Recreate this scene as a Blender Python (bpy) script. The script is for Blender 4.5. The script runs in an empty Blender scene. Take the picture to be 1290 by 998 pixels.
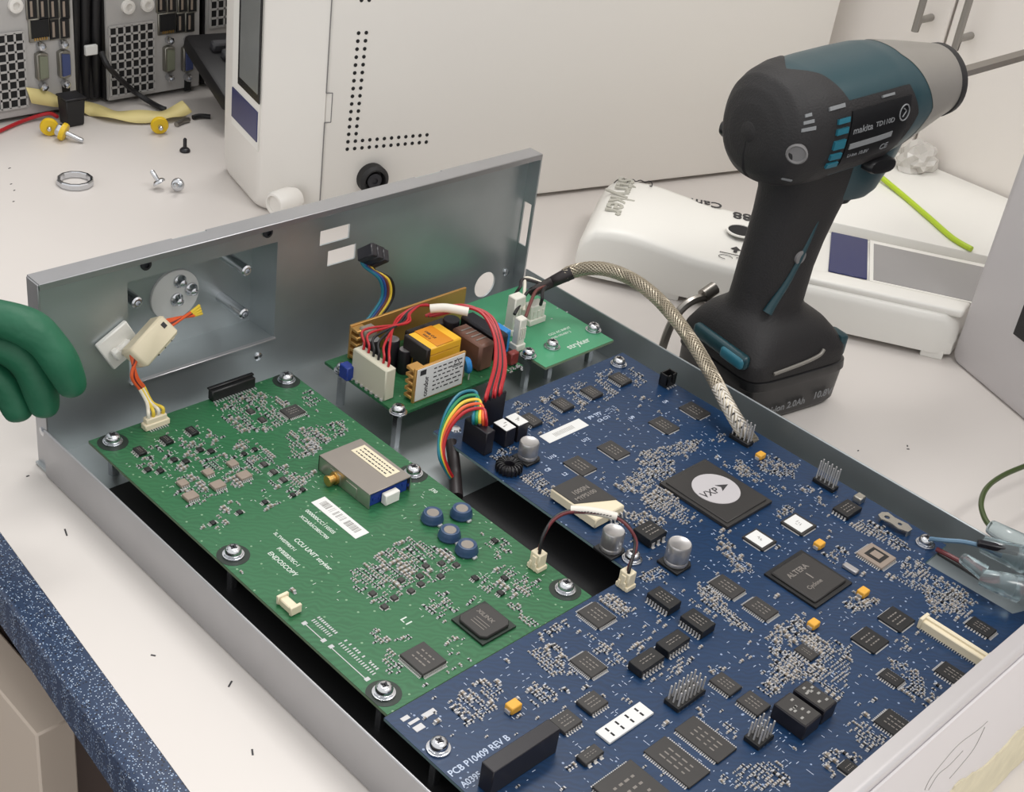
import bpy, bmesh, math, random
from math import sin, cos, pi, radians
from mathutils import Vector as V, Matrix

rnd = random.Random(11)
scene = bpy.context.scene
col = scene.collection

# ---------------------------------------------------------------- camera
RC = Matrix(((0.7091907955043482, -0.6931265917443183, 0.1289338721547406),
             (0.29396688584178243, 0.4569446662179201, 0.8395147658281408),
             (-0.6408056535334207, -0.557473855738454, 0.5278172170057612)))
CP = V((-0.24440919, -0.50764542, 0.40062053))
FOC = 1707.288768607646
cam_data = bpy.data.cameras.new('camera')
cam_data.sensor_width = 36.0
cam_data.lens = FOC / 1290 * 36.0
cam_data.clip_start = 0.01
cam = bpy.data.objects.new('camera', cam_data)
cam.matrix_world = Matrix.Translation(CP) @ RC.transposed().to_4x4()
col.objects.link(cam)
scene.camera = cam


def ray(p):
    return RC.transposed() @ V(((p[0] - 645) / FOC, (499 - p[1]) / FOC, -1.0))


def at(p, z=0.0):            # point of the photograph -> point on a horizontal surface
    r = ray(p)
    return CP + r * ((z - CP.z) / r.z)


def onp(p, q, n):            # point of the photograph -> point on a plane through q with normal n
    r = ray(p)
    n = V(n)
    return CP + r * ((V(q) - CP).dot(n) / r.dot(n))


def aty(p, y):
    return onp(p, (0, y, 0), (0, 1, 0))


def Z(ox, oy, s):
    return lambda x, y: (ox + x / s, oy + y / s)


ZA = Z(120, 450, 4.536); ZB = Z(270, 620, 3.565); ZC = Z(380, 530, 3.686); ZD = Z(420, 650, 4.031)
ZE = Z(530, 460, 3.563); ZF = Z(680, 440, 4.607); ZG = Z(660, 580, 4.031); ZH = Z(900, 520, 3.308)
ZI = Z(480, 740, 3.869); ZJ = Z(720, 720, 3.591); ZK = Z(960, 720, 3.591); ZL = Z(600, 320, 4.16)
ZM = Z(420, 360, 5.375); ZN = Z(1060, 520, 4.157); ZO = Z(340, 260, 3.328); ZP = Z(0, 260, 2.936)
ZQ = Z(100, 380, 5.544); ZR = Z(260, 0, 2.932); ZS = Z(0, 0, 3.839); ZV = Z(720, 200, 4.992)
ZW = Z(960, 180, 3.442); ZX = Z(980, 760, 4.161); ZY = Z(1080, 800, 5.038)


# ---------------------------------------------------------------- materials
def lin(c):
    c = c / 255.0
    return c / 12.92 if c <= 0.04045 else ((c + 0.055) / 1.055) ** 2.4


MATS = {}


def mat(name, rgb, rough=0.5, metal=0.0, noise=None, bump=None, spec=0.5, alpha=1.0, trans=0.0, coat=0.0, rnoise=None):
    m = bpy.data.materials.new(name)
    m.use_nodes = True
    nt = m.node_tree
    b = nt.nodes['Principled BSDF']
    c = [lin(x) for x in rgb] + [1.0]
    b.inputs['Base Color'].default_value = c
    b.inputs['Roughness'].default_value = rough
    b.inputs['Metallic'].default_value = metal
    b.inputs['Specular IOR Level'].default_value = spec
    b.inputs['Transmission Weight'].default_value = trans
    b.inputs['Coat Weight'].default_value = coat
    b.inputs['Alpha'].default_value = alpha
    if noise or bump or rnoise:
        tc = nt.nodes.new('ShaderNodeTexCoord')
    if noise:                               # (scale, amount, stretch)
        mp = nt.nodes.new('ShaderNodeMapping')
        mp.inputs['Scale'].default_value = noise[2] if len(noise) > 2 else (1, 1, 1)
        nz = nt.nodes.new('ShaderNodeTexNoise')
        nz.inputs['Scale'].default_value = noise[0]
        nz.inputs['Detail'].default_value = 5
        mx = nt.nodes.new('ShaderNodeMix')
        mx.data_type = 'RGBA'
        a = noise[1]
        mx.inputs[6].default_value = [x * (1 - a) for x in c[:3]] + [1]
        mx.inputs[7].default_value = [min(1, x * (1 + a)) for x in c[:3]] + [1]
        nt.links.new(tc.outputs['Object'], mp.inputs[0])
        nt.links.new(mp.outputs[0], nz.inputs['Vector'])
        nt.links.new(nz.outputs['Fac'], mx.inputs[0])
        nt.links.new(mx.outputs[2], b.inputs['Base Color'])
    if rnoise:
        nz = nt.nodes.new('ShaderNodeTexNoise')
        nz.inputs['Scale'].default_value = rnoise[0]
        mr = nt.nodes.new('ShaderNodeMapRange')
        mr.inputs[3].default_value = rough - rnoise[1]
        mr.inputs[4].default_value = rough + rnoise[1]
        nt.links.new(tc.outputs['Object'], nz.inputs['Vector'])
        nt.links.new(nz.outputs['Fac'], mr.inputs[0])
        nt.links.new(mr.outputs[0], b.inputs['Roughness'])
    if bump:
        nz = nt.nodes.new('ShaderNodeTexNoise')
        nz.inputs['Scale'].default_value = bump[0]
        bp = nt.nodes.new('ShaderNodeBump')
        bp.inputs['Strength'].default_value = bump[1]
        bp.inputs['Distance'].default_value = 0.001
        nt.links.new(tc.outputs['Object'], nz.inputs['Vector'])
        nt.links.new(nz.outputs['Fac'], bp.inputs['Height'])
        nt.links.new(bp.outputs[0], b.inputs['Normal'])
    MATS[name] = m
    return m


def speckle_mat(name, base, dots, scale, lo, rough):
    m = mat(name, base, rough)
    nt = m.node_tree
    b = nt.nodes['Principled BSDF']
    tc = nt.nodes.new('ShaderNodeTexCoord')
    prev = None
    basec = [lin(x) for x in base] + [1]
    for k, (dc, sc, th) in enumerate(dots):
        vo = nt.nodes.new('ShaderNodeTexVoronoi')
        vo.inputs['Scale'].default_value = sc
        lt = nt.nodes.new('ShaderNodeMath')
        lt.operation = 'LESS_THAN'
        lt.inputs[1].default_value = th
        nt.links.new(tc.outputs['Object'], vo.inputs['Vector'])
        nt.links.new(vo.outputs['Distance'], lt.inputs[0])
        wn = nt.nodes.new('ShaderNodeMath')
        wn.operation = 'GREATER_THAN'
        wn.inputs[1].default_value = lo
        sx = nt.nodes.new('ShaderNodeSeparateColor')
        nt.links.new(vo.outputs['Color'], sx.inputs[0])
        nt.links.new(sx.outputs[0], wn.inputs[0])
        ml = nt.nodes.new('ShaderNodeMath')
        ml.operation = 'MULTIPLY'
        nt.links.new(lt.outputs[0], ml.inputs[0])
        nt.links.new(wn.outputs[0], ml.inputs[1])
        mx = nt.nodes.new('ShaderNodeMix')
        mx.data_type = 'RGBA'
        mx.inputs[6].default_value = basec
        mx.inputs[7].default_value = [lin(x) for x in dc] + [1]
        nt.links.new(ml.outputs[0], mx.inputs[0])
        if prev:
            nt.links.new(prev, mx.inputs[6])
        prev = mx.outputs[2]
    nt.links.new(prev, b.inputs['Base Color'])
    return m


def board_mat(name, base, trace, via):
    """solder mask over copper: faint traces, plane areas and rows of small vias"""
    m = mat(name, base, 0.32)
    nt = m.node_tree
    b = nt.nodes['Principled BSDF']
    tc = nt.nodes.new('ShaderNodeTexCoord')
    nz = nt.nodes.new('ShaderNodeTexNoise')
    nz.inputs['Scale'].default_value = 26
    nz.inputs['Detail'].default_value = 2
    wv = nt.nodes.new('ShaderNodeTexWave')
    wv.bands_direction = 'DIAGONAL'
    wv.inputs['Scale'].default_value = 160
    wv.inputs['Distortion'].default_value = 9
    wv.inputs['Detail'].default_value = 1
    ad = nt.nodes.new('ShaderNodeMath'); ad.operation = 'MULTIPLY'
    mx = nt.nodes.new('ShaderNodeMix'); mx.data_type = 'RGBA'
    mx.inputs[6].default_value = [lin(x) for x in base] + [1]
    mx.inputs[7].default_value = [lin(x) for x in trace] + [1]
    vo = nt.nodes.new('ShaderNodeTexVoronoi')
    vo.inputs['Scale'].default_value = 330
    lt = nt.nodes.new('ShaderNodeMath'); lt.operation = 'LESS_THAN'; lt.inputs[1].default_value = 0.17
    sc = nt.nodes.new('ShaderNodeSeparateColor')
    gt = nt.nodes.new('ShaderNodeMath'); gt.operation = 'GREATER_THAN'; gt.inputs[1].default_value = 0.8
    ml = nt.nodes.new('ShaderNodeMath'); ml.operation = 'MULTIPLY'
    mv = nt.nodes.new('ShaderNodeMix'); mv.data_type = 'RGBA'
    mv.inputs[7].default_value = [lin(x) for x in via] + [1]
    L = nt.links.new
    for n in (nz, wv, vo):
        L(tc.outputs['Object'], n.inputs['Vector'])
    L(nz.outputs['Fac'], ad.inputs[0]); L(wv.outputs['Fac'], ad.inputs[1])
    L(ad.outputs[0], mx.inputs[0])
    L(vo.outputs['Distance'], lt.inputs[0]); L(vo.outputs['Color'], sc.inputs[0]); L(sc.outputs[1], gt.inputs[0])
    L(lt.outputs[0], ml.inputs[0]); L(gt.outputs[0], ml.inputs[1])
    L(mx.outputs[2], mv.inputs[6]); L(ml.outputs[0], mv.inputs[0])
    L(mv.outputs[2], b.inputs['Base Color'])
    return m


mat('laminate', (211, 205, 200), 0.38, noise=(6, 0.05), rnoise=(8, 0.06))
speckle_mat('speckle', (37, 54, 82), [((120, 142, 172), 900, 0.3), ((20, 26, 44), 700, 0.34), ((178, 192, 210), 1100, 0.28)], 1, 0.55, 0.35)
mat('edge_shadow_band', (72, 74, 82), 0.5, noise=(400, 0.25))
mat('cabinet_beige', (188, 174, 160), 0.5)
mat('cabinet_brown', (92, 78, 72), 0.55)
mat('dark_void', (26, 26, 28), 0.8)
mat('galv', (182, 188, 190), 0.42, 0.88, noise=(45, 0.10), rnoise=(30, 0.07))
mat('galv_wall', (176, 176, 178), 0.42, 1.0, noise=(60, 0.06))
mat('alu_front', (206, 204, 206), 0.34, 0.85, noise=(90, 0.03, (0.2, 1, 1)))
mat('sheet_black', (17, 17, 19), 0.6)
board_mat('pcb_green', (46, 106, 68), (33, 82, 51), (126, 160, 128))
board_mat('pcb_blue', (22, 53, 88), (14, 38, 67), (140, 156, 184))
mat('pcb_edge_green', (128, 148, 118), 0.6)
mat('pcb_edge_blue', (112, 136, 138), 0.6)
mat('pcb_pale', (72, 150, 110), 0.35, noise=(60, 0.12))
mat('mask_dark', (24, 38, 30), 0.4)
mat('silk', (206, 214, 206), 0.6)
mat('silk_blue', (190, 202, 222), 0.6)
mat('chip', (50, 48, 47), 0.42, noise=(300, 0.08))
mat('chip_dark', (24, 24, 25), 0.4)
mat('chip_tan', (146, 132, 120), 0.4, noise=(200, 0.08))
mat('chip_mark', (128, 122, 116), 0.6)
mat('solder', (190, 190, 192), 0.32, 0.4)
mat('pin', (198, 196, 194), 0.35, 0.35)
mat('screw', (206, 208, 212), 0.2, 1.0)
mat('screw_dark', (60, 60, 64), 0.5, 0.6)
mat('cap_tan', (142, 131, 118), 0.5)
mat('cap_grey', (150, 140, 132), 0.5)
mat('res_black', (32, 31, 33), 0.4)
mat('tantalum', (226, 168, 62), 0.45)
mat('white_plastic', (228, 225, 220), 0.42)
mat('machine_white', (226, 222, 216), 0.4)
mat('fascia_white', (232, 230, 224), 0.38)
mat('panel_white', (206, 202, 203), 0.42)
mat('cupboard_white', (236, 230, 224), 0.4)
mat('seam', (120, 118, 118), 0.7)
mat('hole_black', (16, 16, 18), 0.7)
mat('label_white', (222, 222, 220), 0.55)
mat('ink', (50, 48, 50), 0.6)
mat('ink_grey', (150, 148, 144), 0.6)
mat('logo_grey', (176, 174, 164), 0.5)
mat('cream', (226, 214, 186), 0.45)
mat('cream_clear', (214, 210, 190), 0.35, trans=0.15)
mat('nylon', (232, 230, 218), 0.35, trans=0.1)
mat('can_grey', (150, 143, 136), 0.36, 0.55, noise=(120, 0.05))
mat('can_side', (186, 182, 172), 0.3, 0.9)
mat('gold', (206, 166, 96), 0.3, 0.9)
mat('heatsink', (196, 150, 84), 0.36, 0.55)
mat('tape_yellow', (234, 180, 48), 0.4)
mat('tape_amber', (206, 130, 22), 0.35)
mat('ferrite', (38, 33, 32), 0.55)
mat('brown_cap', (112, 78, 64), 0.45)
mat('maroon', (124, 50, 46), 0.4)
mat('cap_sleeve', (30, 28, 34), 0.35)
mat('alu_can', (188, 186, 186), 0.3, 0.75)
mat('blue_part', (46, 130, 196), 0.35)
mat('blue_dark', (30, 56, 136), 0.4)
mat('choke_blue', (48, 72, 104), 0.35)
mat('wire_red', (172, 30, 38), 0.4)
mat('wire_black', (24, 23, 25), 0.45)
mat('wire_yellow', (226, 196, 66), 0.4)
mat('wire_orange', (222, 92, 46), 0.4)
mat('wire_green', (34, 132, 84), 0.4)
mat('wire_teal', (26, 112, 132), 0.4)
mat('wire_blue', (36, 76, 140), 0.4)
mat('wire_slate', (96, 126, 150), 0.4)
mat('wire_brown', (104, 56, 52), 0.4)
mat('wire_white', (226, 220, 204), 0.45)
mat('wire_maroon', (96, 30, 36), 0.4)
mat('sleeve_white', (224, 218, 208), 0.5)
mat('heatshrink', (40, 33, 34), 0.45)
mat('braid', (176, 166, 148), 0.38, 0.7)
mat('braid_core', (70, 64, 58), 0.6)
mat('drill_black', (29, 27, 28), 0.62, bump=(900, 0.25))
mat('drill_black_gloss', (22, 22, 24), 0.35)
mat('drill_teal', (22, 58, 66), 0.36)
mat('drill_teal_bright', (38, 104, 122), 0.4)
mat('drill_grey', (142, 138, 132), 0.38, 0.4)
mat('drill_mark', (126, 128, 130), 0.5)
mat('steel', (150, 146, 140), 0.32, 1.0)
mat('pc_grey', (176, 174, 172), 0.42, 0.0)
mat('pc_black', (22, 21, 24), 0.5)
mat('key_grey', (58, 58, 62), 0.55)
mat('shell', (150, 148, 140), 0.3, 0.9)
mat('vga_blue', (62, 74, 118), 0.5)
mat('serial_green', (122, 126, 108), 0.5)
mat('tape_masking', (222, 206, 142), 0.55)
mat('yellow_plastic', (224, 186, 30), 0.4)
mat('display_glass', (120, 122, 120), 0.18, 0.0, noise=(14, 0.25), spec=0.6)
mat('display_black', (20, 20, 24), 0.25)
mat('strip_blue', (44, 50, 96), 0.3)
mat('fascia_display', (150, 148, 148), 0.3, noise=(16, 0.12))
mat('wire_lime', (178, 204, 42), 0.4)
mat('wire_olive', (66, 80, 44), 0.4)
mat('glove', (22, 92, 64), 0.55, noise=(40, 0.2), bump=(120, 0.9))
mat('torn_paper', (206, 198, 172), 0.7, noise=(120, 0.2))
mat('clear_blue', (206, 222, 226), 0.15, trans=0.9, spec=0.5)
mat('clear', (235, 235, 235), 0.12, trans=0.85)
mat('bag_film', (232, 228, 222), 0.2, trans=0.45)
mat('disc_grey', (186, 182, 184), 0.5)
mat('floor_vinyl', (96, 92, 90), 0.6)
mat('rubber', (28, 27, 28), 0.6)

# ---------------------------------------------------------------- mesh helpers
WM = {}                      # world matrix of every object by name
I4 = Matrix.Identity(4)


def frame(o, x, y=None, z=None):
    x = V(x).normalized()
    if y is not None:
        y = V(y).normalized()
        z = x.cross(y)
    else:
        z = V(z).normalized()
        y = z.cross(x)
    m = Matrix.Identity(4)
    for i in range(3):
        m[i][0], m[i][1], m[i][2], m[i][3] = x[i], y[i], z[i], o[i]
    return m


class MB:
    def __init__(s, M=I4):
        s.bm = bmesh.new()
        s.M = M
        s.mi = 0

    def raw(s, verts, faces):
        vs = [s.bm.verts.new(s.M @ V(v)) for v in verts]
        out = []
        for f in faces:
            try:
                fc = s.bm.faces.new([vs[i] for i in f])
                fc.material_index = s.mi
                out.append(fc)
            except ValueError:
                pass
        return vs, out

    def box(s, c, d, bev=0.0, rz=0.0, seg=1):
        x, y, z = d[0] / 2, d[1] / 2, d[2] / 2
        ca, sa = cos(rz), sin(rz)
        pts = []
        for k in (-z, z):
            for (a, b) in ((-x, -y), (x, -y), (x, y), (-x, y)):
                pts.append((c[0] + a * ca - b * sa, c[1] + a * sa + b * ca, c[2] + k))
        vs, fs = s.raw(pts, [(3, 2, 1, 0), (4, 5, 6, 7), (0, 1, 5, 4), (1, 2, 6, 5), (2, 3, 7, 6), (3, 0, 4, 7)])
        if bev > 0:
            ed = list({e for f in fs for e in f.edges})
            r = bmesh.ops.bevel(s.bm, geom=ed, offset=bev, segments=seg, profile=0.5, affect='EDGES', clamp_overlap=True)
            for f in r['faces']:
                f.material_index = s.mi
        return s

    def prism(s, pts, z0, z1, bev=0.0, seg=1, top=1.0):
        n = len(pts)
        cx = sum(p[0] for p in pts) / n
        cy = sum(p[1] for p in pts) / n
        vv = [(p[0], p[1], z0) for p in pts] + [(cx + (p[0] - cx) * top, cy + (p[1] - cy) * top, z1) for p in pts]
        fs = [tuple(reversed(range(n))), tuple(range(n, 2 * n))]
        fs += [(i, (i + 1) % n, n + (i + 1) % n, n + i) for i in range(n)]
        vs, f = s.raw(vv, fs)
        bmesh.ops.recalc_face_normals(s.bm, faces=f)
        if bev > 0:
            ed = list({e for q in f for e in q.edges})
            r = bmesh.ops.bevel(s.bm, geom=ed, offset=bev, segments=seg, profile=0.5, affect='EDGES', clamp_overlap=True)
            for q in r['faces']:
                q.material_index = s.mi
        return s

    def tube(s, pts, r, n=8, sub=6, cap=True, closed=False):
        pts = [V(p) for p in pts]
        if sub > 1 and len(pts) > 2:
            q = []
            m = len(pts)
            for i in range(m - 1):
                p0 = pts[max(i - 1, 0)]; p1 = pts[i]; p2 = pts[i + 1]; p3 = pts[min(i + 2, m - 1)]
                for k in range(sub):
                    t = k / sub
                    q.append(0.5 * ((2 * p1) + (p2 - p0) * t + (2 * p0 - 5 * p1 + 4 * p2 - p3) * t * t + (3 * p1 - p0 - 3 * p2 + p3) * t ** 3))
            q.append(pts[-1])
            pts = q
        rs = r if isinstance(r, (list, tuple)) else None
        verts = []
        up = None
        N = len(pts)
        for i, p in enumerate(pts):
            t = (pts[min(i + 1, N - 1)] - pts[max(i - 1, 0)])
            if t.length < 1e-9:
                t = V((0, 0, 1))
            t.normalize()
            if up is None:
                up = V((0, 0, 1)) if abs(t.z) < 0.9 else V((1, 0, 0))
            a = (up - t * up.dot(t))
            if a.length < 1e-6:
                a = t.orthogonal()
            a.normalize()
            b = t.cross(a)
            up = a
            rr = r if rs is None else rs[0] + (rs[1] - rs[0]) * i / (N - 1)
            for k in range(n):
                an = 2 * pi * k / n
                verts.append(p + a * (rr * cos(an)) + b * (rr * sin(an)))
        fs = []
        for i in range(N - 1):
            for k in range(n):
                k2 = (k + 1) % n
                fs.append((i * n + k, i * n + k2, (i + 1) * n + k2, (i + 1) * n + k))
        if cap:
            fs.append(tuple(reversed(range(n))))
            fs.append(tuple(range((N - 1) * n, N * n)))
        s.raw(verts, fs)
        return s

    def cyl(s, p0, p1, r, n=20):
        return s.tube([p0, p1], r, n, 1)

    def lathe(s, prof, c=(0, 0, 0), ax=None, n=24, ring=False):
        """prof: (radius, height) pairs turned about axis ax through c"""
        z = V(ax).normalized() if ax is not None else V((0, 0, 1))
        x = z.orthogonal().normalized()
        y = z.cross(x)
        c = V(c)
        vv = []
        for (r, h) in prof:
            for k in range(n):
                a = 2 * pi * k / n
                vv.append(c + z * h + x * (r * cos(a)) + y * (r * sin(a)))
        fs = []
        m = len(prof)
        for i in range(m - 1):
            for k in range(n):
                k2 = (k + 1) % n
                fs.append((i * n + k, i * n + k2, (i + 1) * n + k2, (i + 1) * n + k))
        if ring:
            fs += [((m - 1) * n + k, (m - 1) * n + (k + 1) % n, (k + 1) % n, k) for k in range(n)]
        else:
            fs.append(tuple(reversed(range(n))))
            fs.append(tuple(range((m - 1) * n, m * n)))
        s.raw(vv, fs)
        return s

    def loft(s, rings, cap=True, rule=None, want=None):
        n = len(rings[0])
        vv = [p for r in rings for p in r]
        fs = []
        for i in range(len(rings) - 1):
            for k in range(n):
                if rule and rule(i, k) != want:
                    continue
                k2 = (k + 1) % n
                fs.append((i * n + k, i * n + k2, (i + 1) * n + k2, (i + 1) * n + k))
        if cap:
            if not rule or rule(0, 0) == want:
                fs.append(tuple(reversed(range(n))))
            if not rule or rule(len(rings) - 2, 0) == want:
                fs.append(tuple(range((len(rings) - 1) * n, len(rings) * n)))
        s.raw(vv, fs)
        return s

    def plate(s, outer, holes, th, M):
        """flat sheet with real holes; outer and holes in the sheet's own x, y"""
        cu = bpy.data.curves.new('sheet', 'CURVE')
        cu.dimensions = '2D'
        cu.fill_mode = 'BOTH'
        cu.extrude = th / 2
        for poly in [outer] + holes:
            sp = cu.splines.new('POLY')
            sp.points.add(len(poly) - 1)
            for q, p in zip(sp.points, poly):
                q.co = (p[0], p[1], 0, 1)
            sp.use_cyclic_u = True
        s._curve(cu, M)
        return s

    def text(s, body, size, M, ext=0.00005, align='LEFT', sx=1.0):
        cu = bpy.data.curves.new('lettering', 'FONT')
        cu.body = body
        cu.size = size
        cu.extrude = ext
        cu.resolution_u = 3
        cu.offset = size * .012
        cu.align_x = align
        s._curve(cu, M @ Matrix.Diagonal((sx, 1, 1, 1)))
        return s

    def _curve(s, cu, M):
        ob = bpy.data.objects.new('tmp', cu)
        col.objects.link(ob)
        dg = bpy.context.evaluated_depsgraph_get()
        me = bpy.data.meshes.new_from_object(ob.evaluated_get(dg))
        bpy.data.objects.remove(ob)
        bpy.data.curves.remove(cu)
        k = len(s.bm.faces)
        vs = [s.bm.verts.new(s.M @ M @ v.co) for v in me.vertices]
        for p in me.polygons:
            try:
                f = s.bm.faces.new([vs[i] for i in p.vertices])
                f.material_index = s.mi
            except ValueError:
                pass
        bpy.data.meshes.remove(me)

    def build(s, name, mats, parent=None, smooth=40, world=True):
        if isinstance(mats, str):
            mats = [mats]
        inv = WM[parent.name].inverted() if parent is not None else I4
        me = bpy.data.meshes.new(name)
        bmesh.ops.transform(s.bm, matrix=inv, verts=s.bm.verts)
        bmesh.ops.remove_doubles(s.bm, verts=s.bm.verts, dist=1e-7)
        s.bm.to_mesh(me)
        s.bm.free()
        for m in mats:
            me.materials.append(MATS[m])
        if smooth:
            for p in me.polygons:
                p.use_smooth = True
            me.set_sharp_from_angle(angle=radians(smooth))
        o = bpy.data.objects.new(name, me)
        col.objects.link(o)
        if parent is not None:
            o.parent = parent
            WM[o.name] = WM[parent.name]
        else:
            WM[o.name] = I4
        return o


def tag(o, label, cat, group=None):
    o['label'] = label
    o['category'] = cat
    if group:
        o['group'] = group
    return o


def thing(name, label, cat, loc=(0, 0, 0), rz=0.0, group=None):
    o = bpy.data.objects.new(name, None)
    o.empty_display_size = 0.01
    col.objects.link(o)
    o.matrix_world = Matrix.Translation(V(loc)) @ Matrix.Rotation(rz, 4, 'Z')
    o.location = loc
    o.rotation_euler = (0, 0, rz)
    WM[o.name] = Matrix.Translation(V(loc)) @ Matrix.Rotation(rz, 4, 'Z')
    return tag(o, label, cat, group)


def lab(o, label):
    o['label'] = label
    return o


def se(rx, ry, n=2.0, k=32, ph=0.0):
    """points of a superellipse"""
    out = []
    for i in range(k):
        a = 2 * pi * i / k + ph
        c, q = cos(a), sin(a)
        out.append((rx * math.copysign(abs(c) ** (2 / n), c), ry * math.copysign(abs(q) ** (2 / n), q)))
    return out

# ================================================================ setting
fl = MB().box((0.6, 0, -0.80), (6, 6, 0.02)).build('floor', 'floor_vinyl')
fl['kind'] = 'structure'


def edge_x(y, off=0.0):                 # front edge of the bench, slightly out of square with the unit
    return -0.0546 + 0.0888 * (y + 0.0749) + off


bench = thing('workbench', 'white laminate workbench with dark blue speckled front edge, carrying everything', 'workbench', (0.35, 0, 0))
Y0, Y1 = -1.2, 1.1
mb = MB()
mb.prism([(edge_x(Y0, .0152), Y0), (1.0, Y0), (1.0, Y1), (edge_x(Y1, .0152), Y1)], -0.021, 0.0)
top = mb.build('bench_top', 'laminate', bench)
mb = MB()                               # post-formed nosing: flat band, rounded lip, dark front face
prof = [(.0150, 0.0001), (.0030, 0.0001), (.0012, -.0004), (.0003, -.0014), (0, -.003), (0, -.0215), (.0150, -.0215)]
rings = [[(edge_x(y, p[0]), y, p[1]) for p in prof] for y in (Y0, Y1)]
n = len(prof)
mb.raw([p for r in rings for p in r], [(i, n + i, n + (i + 1) % n, (i + 1) % n) for i in range(n)])
bmesh.ops.recalc_face_normals(mb.bm, faces=mb.bm.faces[:])
lab(mb.build('front_edge', 'speckle', bench, smooth=50), 'dark blue speckled rounded front edge')
# stray pencil ticks and scuffs on the laminate
mb = MB()
for (px, py, L, a) in ((195, 668, 5, .9), (216, 674, 2.5, .4), (83, 671, 5, 1.0), (290, 862, 3.5, .6), (193, 826, 2, -.9), (318, 948, 3, 1),
                       (35, 600, 1.5, .2), (12, 212, 2, .3), (18, 240, 1.5, .4), (14, 232, 1.6, .2), (1143, 562, 1.5, .8), (1144, 566, 1.5, -.5), (1081, 568, 1.2, .3), (17, 254, 1.3, 0)):
    p = at((px, py), 0.0)
    mb.box((p.x, p.y, 0.0001), (L / 1000, .0007, .0002), rz=a + rnd.uniform(-.3, .3))
lab(mb.build('scuff_mark', 'ink', bench), 'small dark pencil ticks and scuffs on the white top')

ped = thing('drawer_pedestal', 'beige fronted drawer pedestal with dark brown side standing under the bench edge', 'drawer unit', (-.04, 0.1, -.79))
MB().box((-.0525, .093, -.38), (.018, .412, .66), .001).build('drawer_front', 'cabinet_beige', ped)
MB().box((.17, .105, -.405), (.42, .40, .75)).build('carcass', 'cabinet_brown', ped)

# cupboard doors behind the bench
XD = 0.72
cup = thing('cupboard', 'tall white cupboard with two doors and grey bar handles behind the drill', 'cupboard', (XD + .2, 0, -.79))
MB().box((XD + .22, -.04, .35), (.40, 1.9, 2.0)).build('carcass', 'cupboard_white', cup)
for (y0, y1, hy, hz) in ((-.0405, .90, -.026, .1415), (-.98, -.0425, -.0610, .1385)):
    d = MB().box((XD + .009, (y0 + y1) / 2, .35), (.018, y1 - y0, 1.98), .0015).build('door', 'cupboard_white', cup)
    mb = MB()
    mb.tube([(XD, hy, hz), (XD - .017, hy, hz), (XD - .020, hy, hz + .003), (XD - .020, hy, hz + .157), (XD - .017, hy, hz + .16), (XD, hy, hz + .16)], .0028, 10, 4)
    lab(mb.build('handle', 'drill_grey', d), 'grey metal bar handle')

# ================================================================ camera control unit: sheet metal chassis
W, H, HW, YF = 0.3205, 0.101, 0.0270, -0.4080
PL, PR, DF = 0.0034, 0.3214, 0.0102
ch = thing('sheet_metal_chassis', 'opened galvanised steel instrument chassis lying on the bench, circuit boards inside', 'chassis', (.16, -.2, 0))
MB().box((W / 2, YF / 2, .0011), (W - .002, -YF - .002, .0012)).build('floor_plate', 'galv', ch)
MB().prism([(.003, -.040), (.003, YF + .004), (.272, YF + .004), (.272, -.1405), (.134, -.1405), (.134, -.040)], .0019, .0024).build('floor_sheet', 'sheet_black', ch)  # flat black sheet covering part of the floor plate
lab(ch.children[-1], 'black sheet on the chassis floor')
mb = MB()                                # left wall with tiny outward lip
mb.box((.0006, (-.0125 + YF) / 2, HW / 2 + .0003), (.0012, -YF - .0125, HW - .0006), .0004)
lab(mb.build('side_wall', 'galv_wall', ch), 'low side wall facing the bench front edge')
MB().box((W - .0006, (-.0125 + YF) / 2, HW / 2 + .0003), (.0012, -YF - .0125, HW - .0006), .0004).build('side_wall', 'galv', ch)

MY = lambda y: frame((0, y, 0), (1, 0, 0), (0, 0, 1))          # sheet standing in X-Z
def rect(a, b, c, d):
    return [(a, b), (c, b), (c, d), (a, d)]
def circ(cx, cy, r, k=28):
    return [(cx + r * cos(2 * pi * i / k), cy + r * sin(2 * pi * i / k)) for i in range(k)]
RX0, RX1, RZ0, RZ1 = .0522, .1388, .0282, .0850
mb = MB()
mb.plate(rect(PL, .0005, PR, H), [rect(RX0, RZ0, RX1, RZ1), rect(.1662, .0757, .1860, .0842), rect(.1722, .0620, .1912, .0710),
         circ(.2968, .0168, .0085), rect(.0045, .0015, .0075, .026)], .0011, MY(-.0006))
bp = mb.build('back_panel', 'galv', ch)
def atz(px): 
    p = at(px, H); return p.x, p.y
s0 = at((218, 303), H).x; s1 = at((262, 293), H).x; s2 = at((522, 224), H).x; s3 = at((555, 216), H).x
mb = MB()
out = [(PL, -DF), (PR, -DF), (PR, 0), (s3, 0), (s3, -.0016), (s2, -.0016), (s2, 0), (s1, 0), (s1, -.0016), (s0, -.0016), (s0, 0), (PL, 0)]
mb.plate(out, [], .0011, Matrix.Translation((0, 0, H)))
mb.box(((PL + PR) / 2, -DF - .0002, H - .0012), (PR - PL, .0010, .0034), .0003)
mb.build('top_flange', 'galv_wall', ch)
MB().box((PL, -DF / 2, H / 2 + .0003), (.0011, DF, H - .0006), .0003).build('end_flange', 'galv_wall', ch)
mb = MB()
MX = frame((PR, 0, 0), (0, -1, 0), (0, 0, 1))
mb.plate(rect(0, .0005, DF, H), [rect(.0018, .040, .0082, .068)], .0011, MX)
mb.build('end_flange', 'galv', ch)
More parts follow.
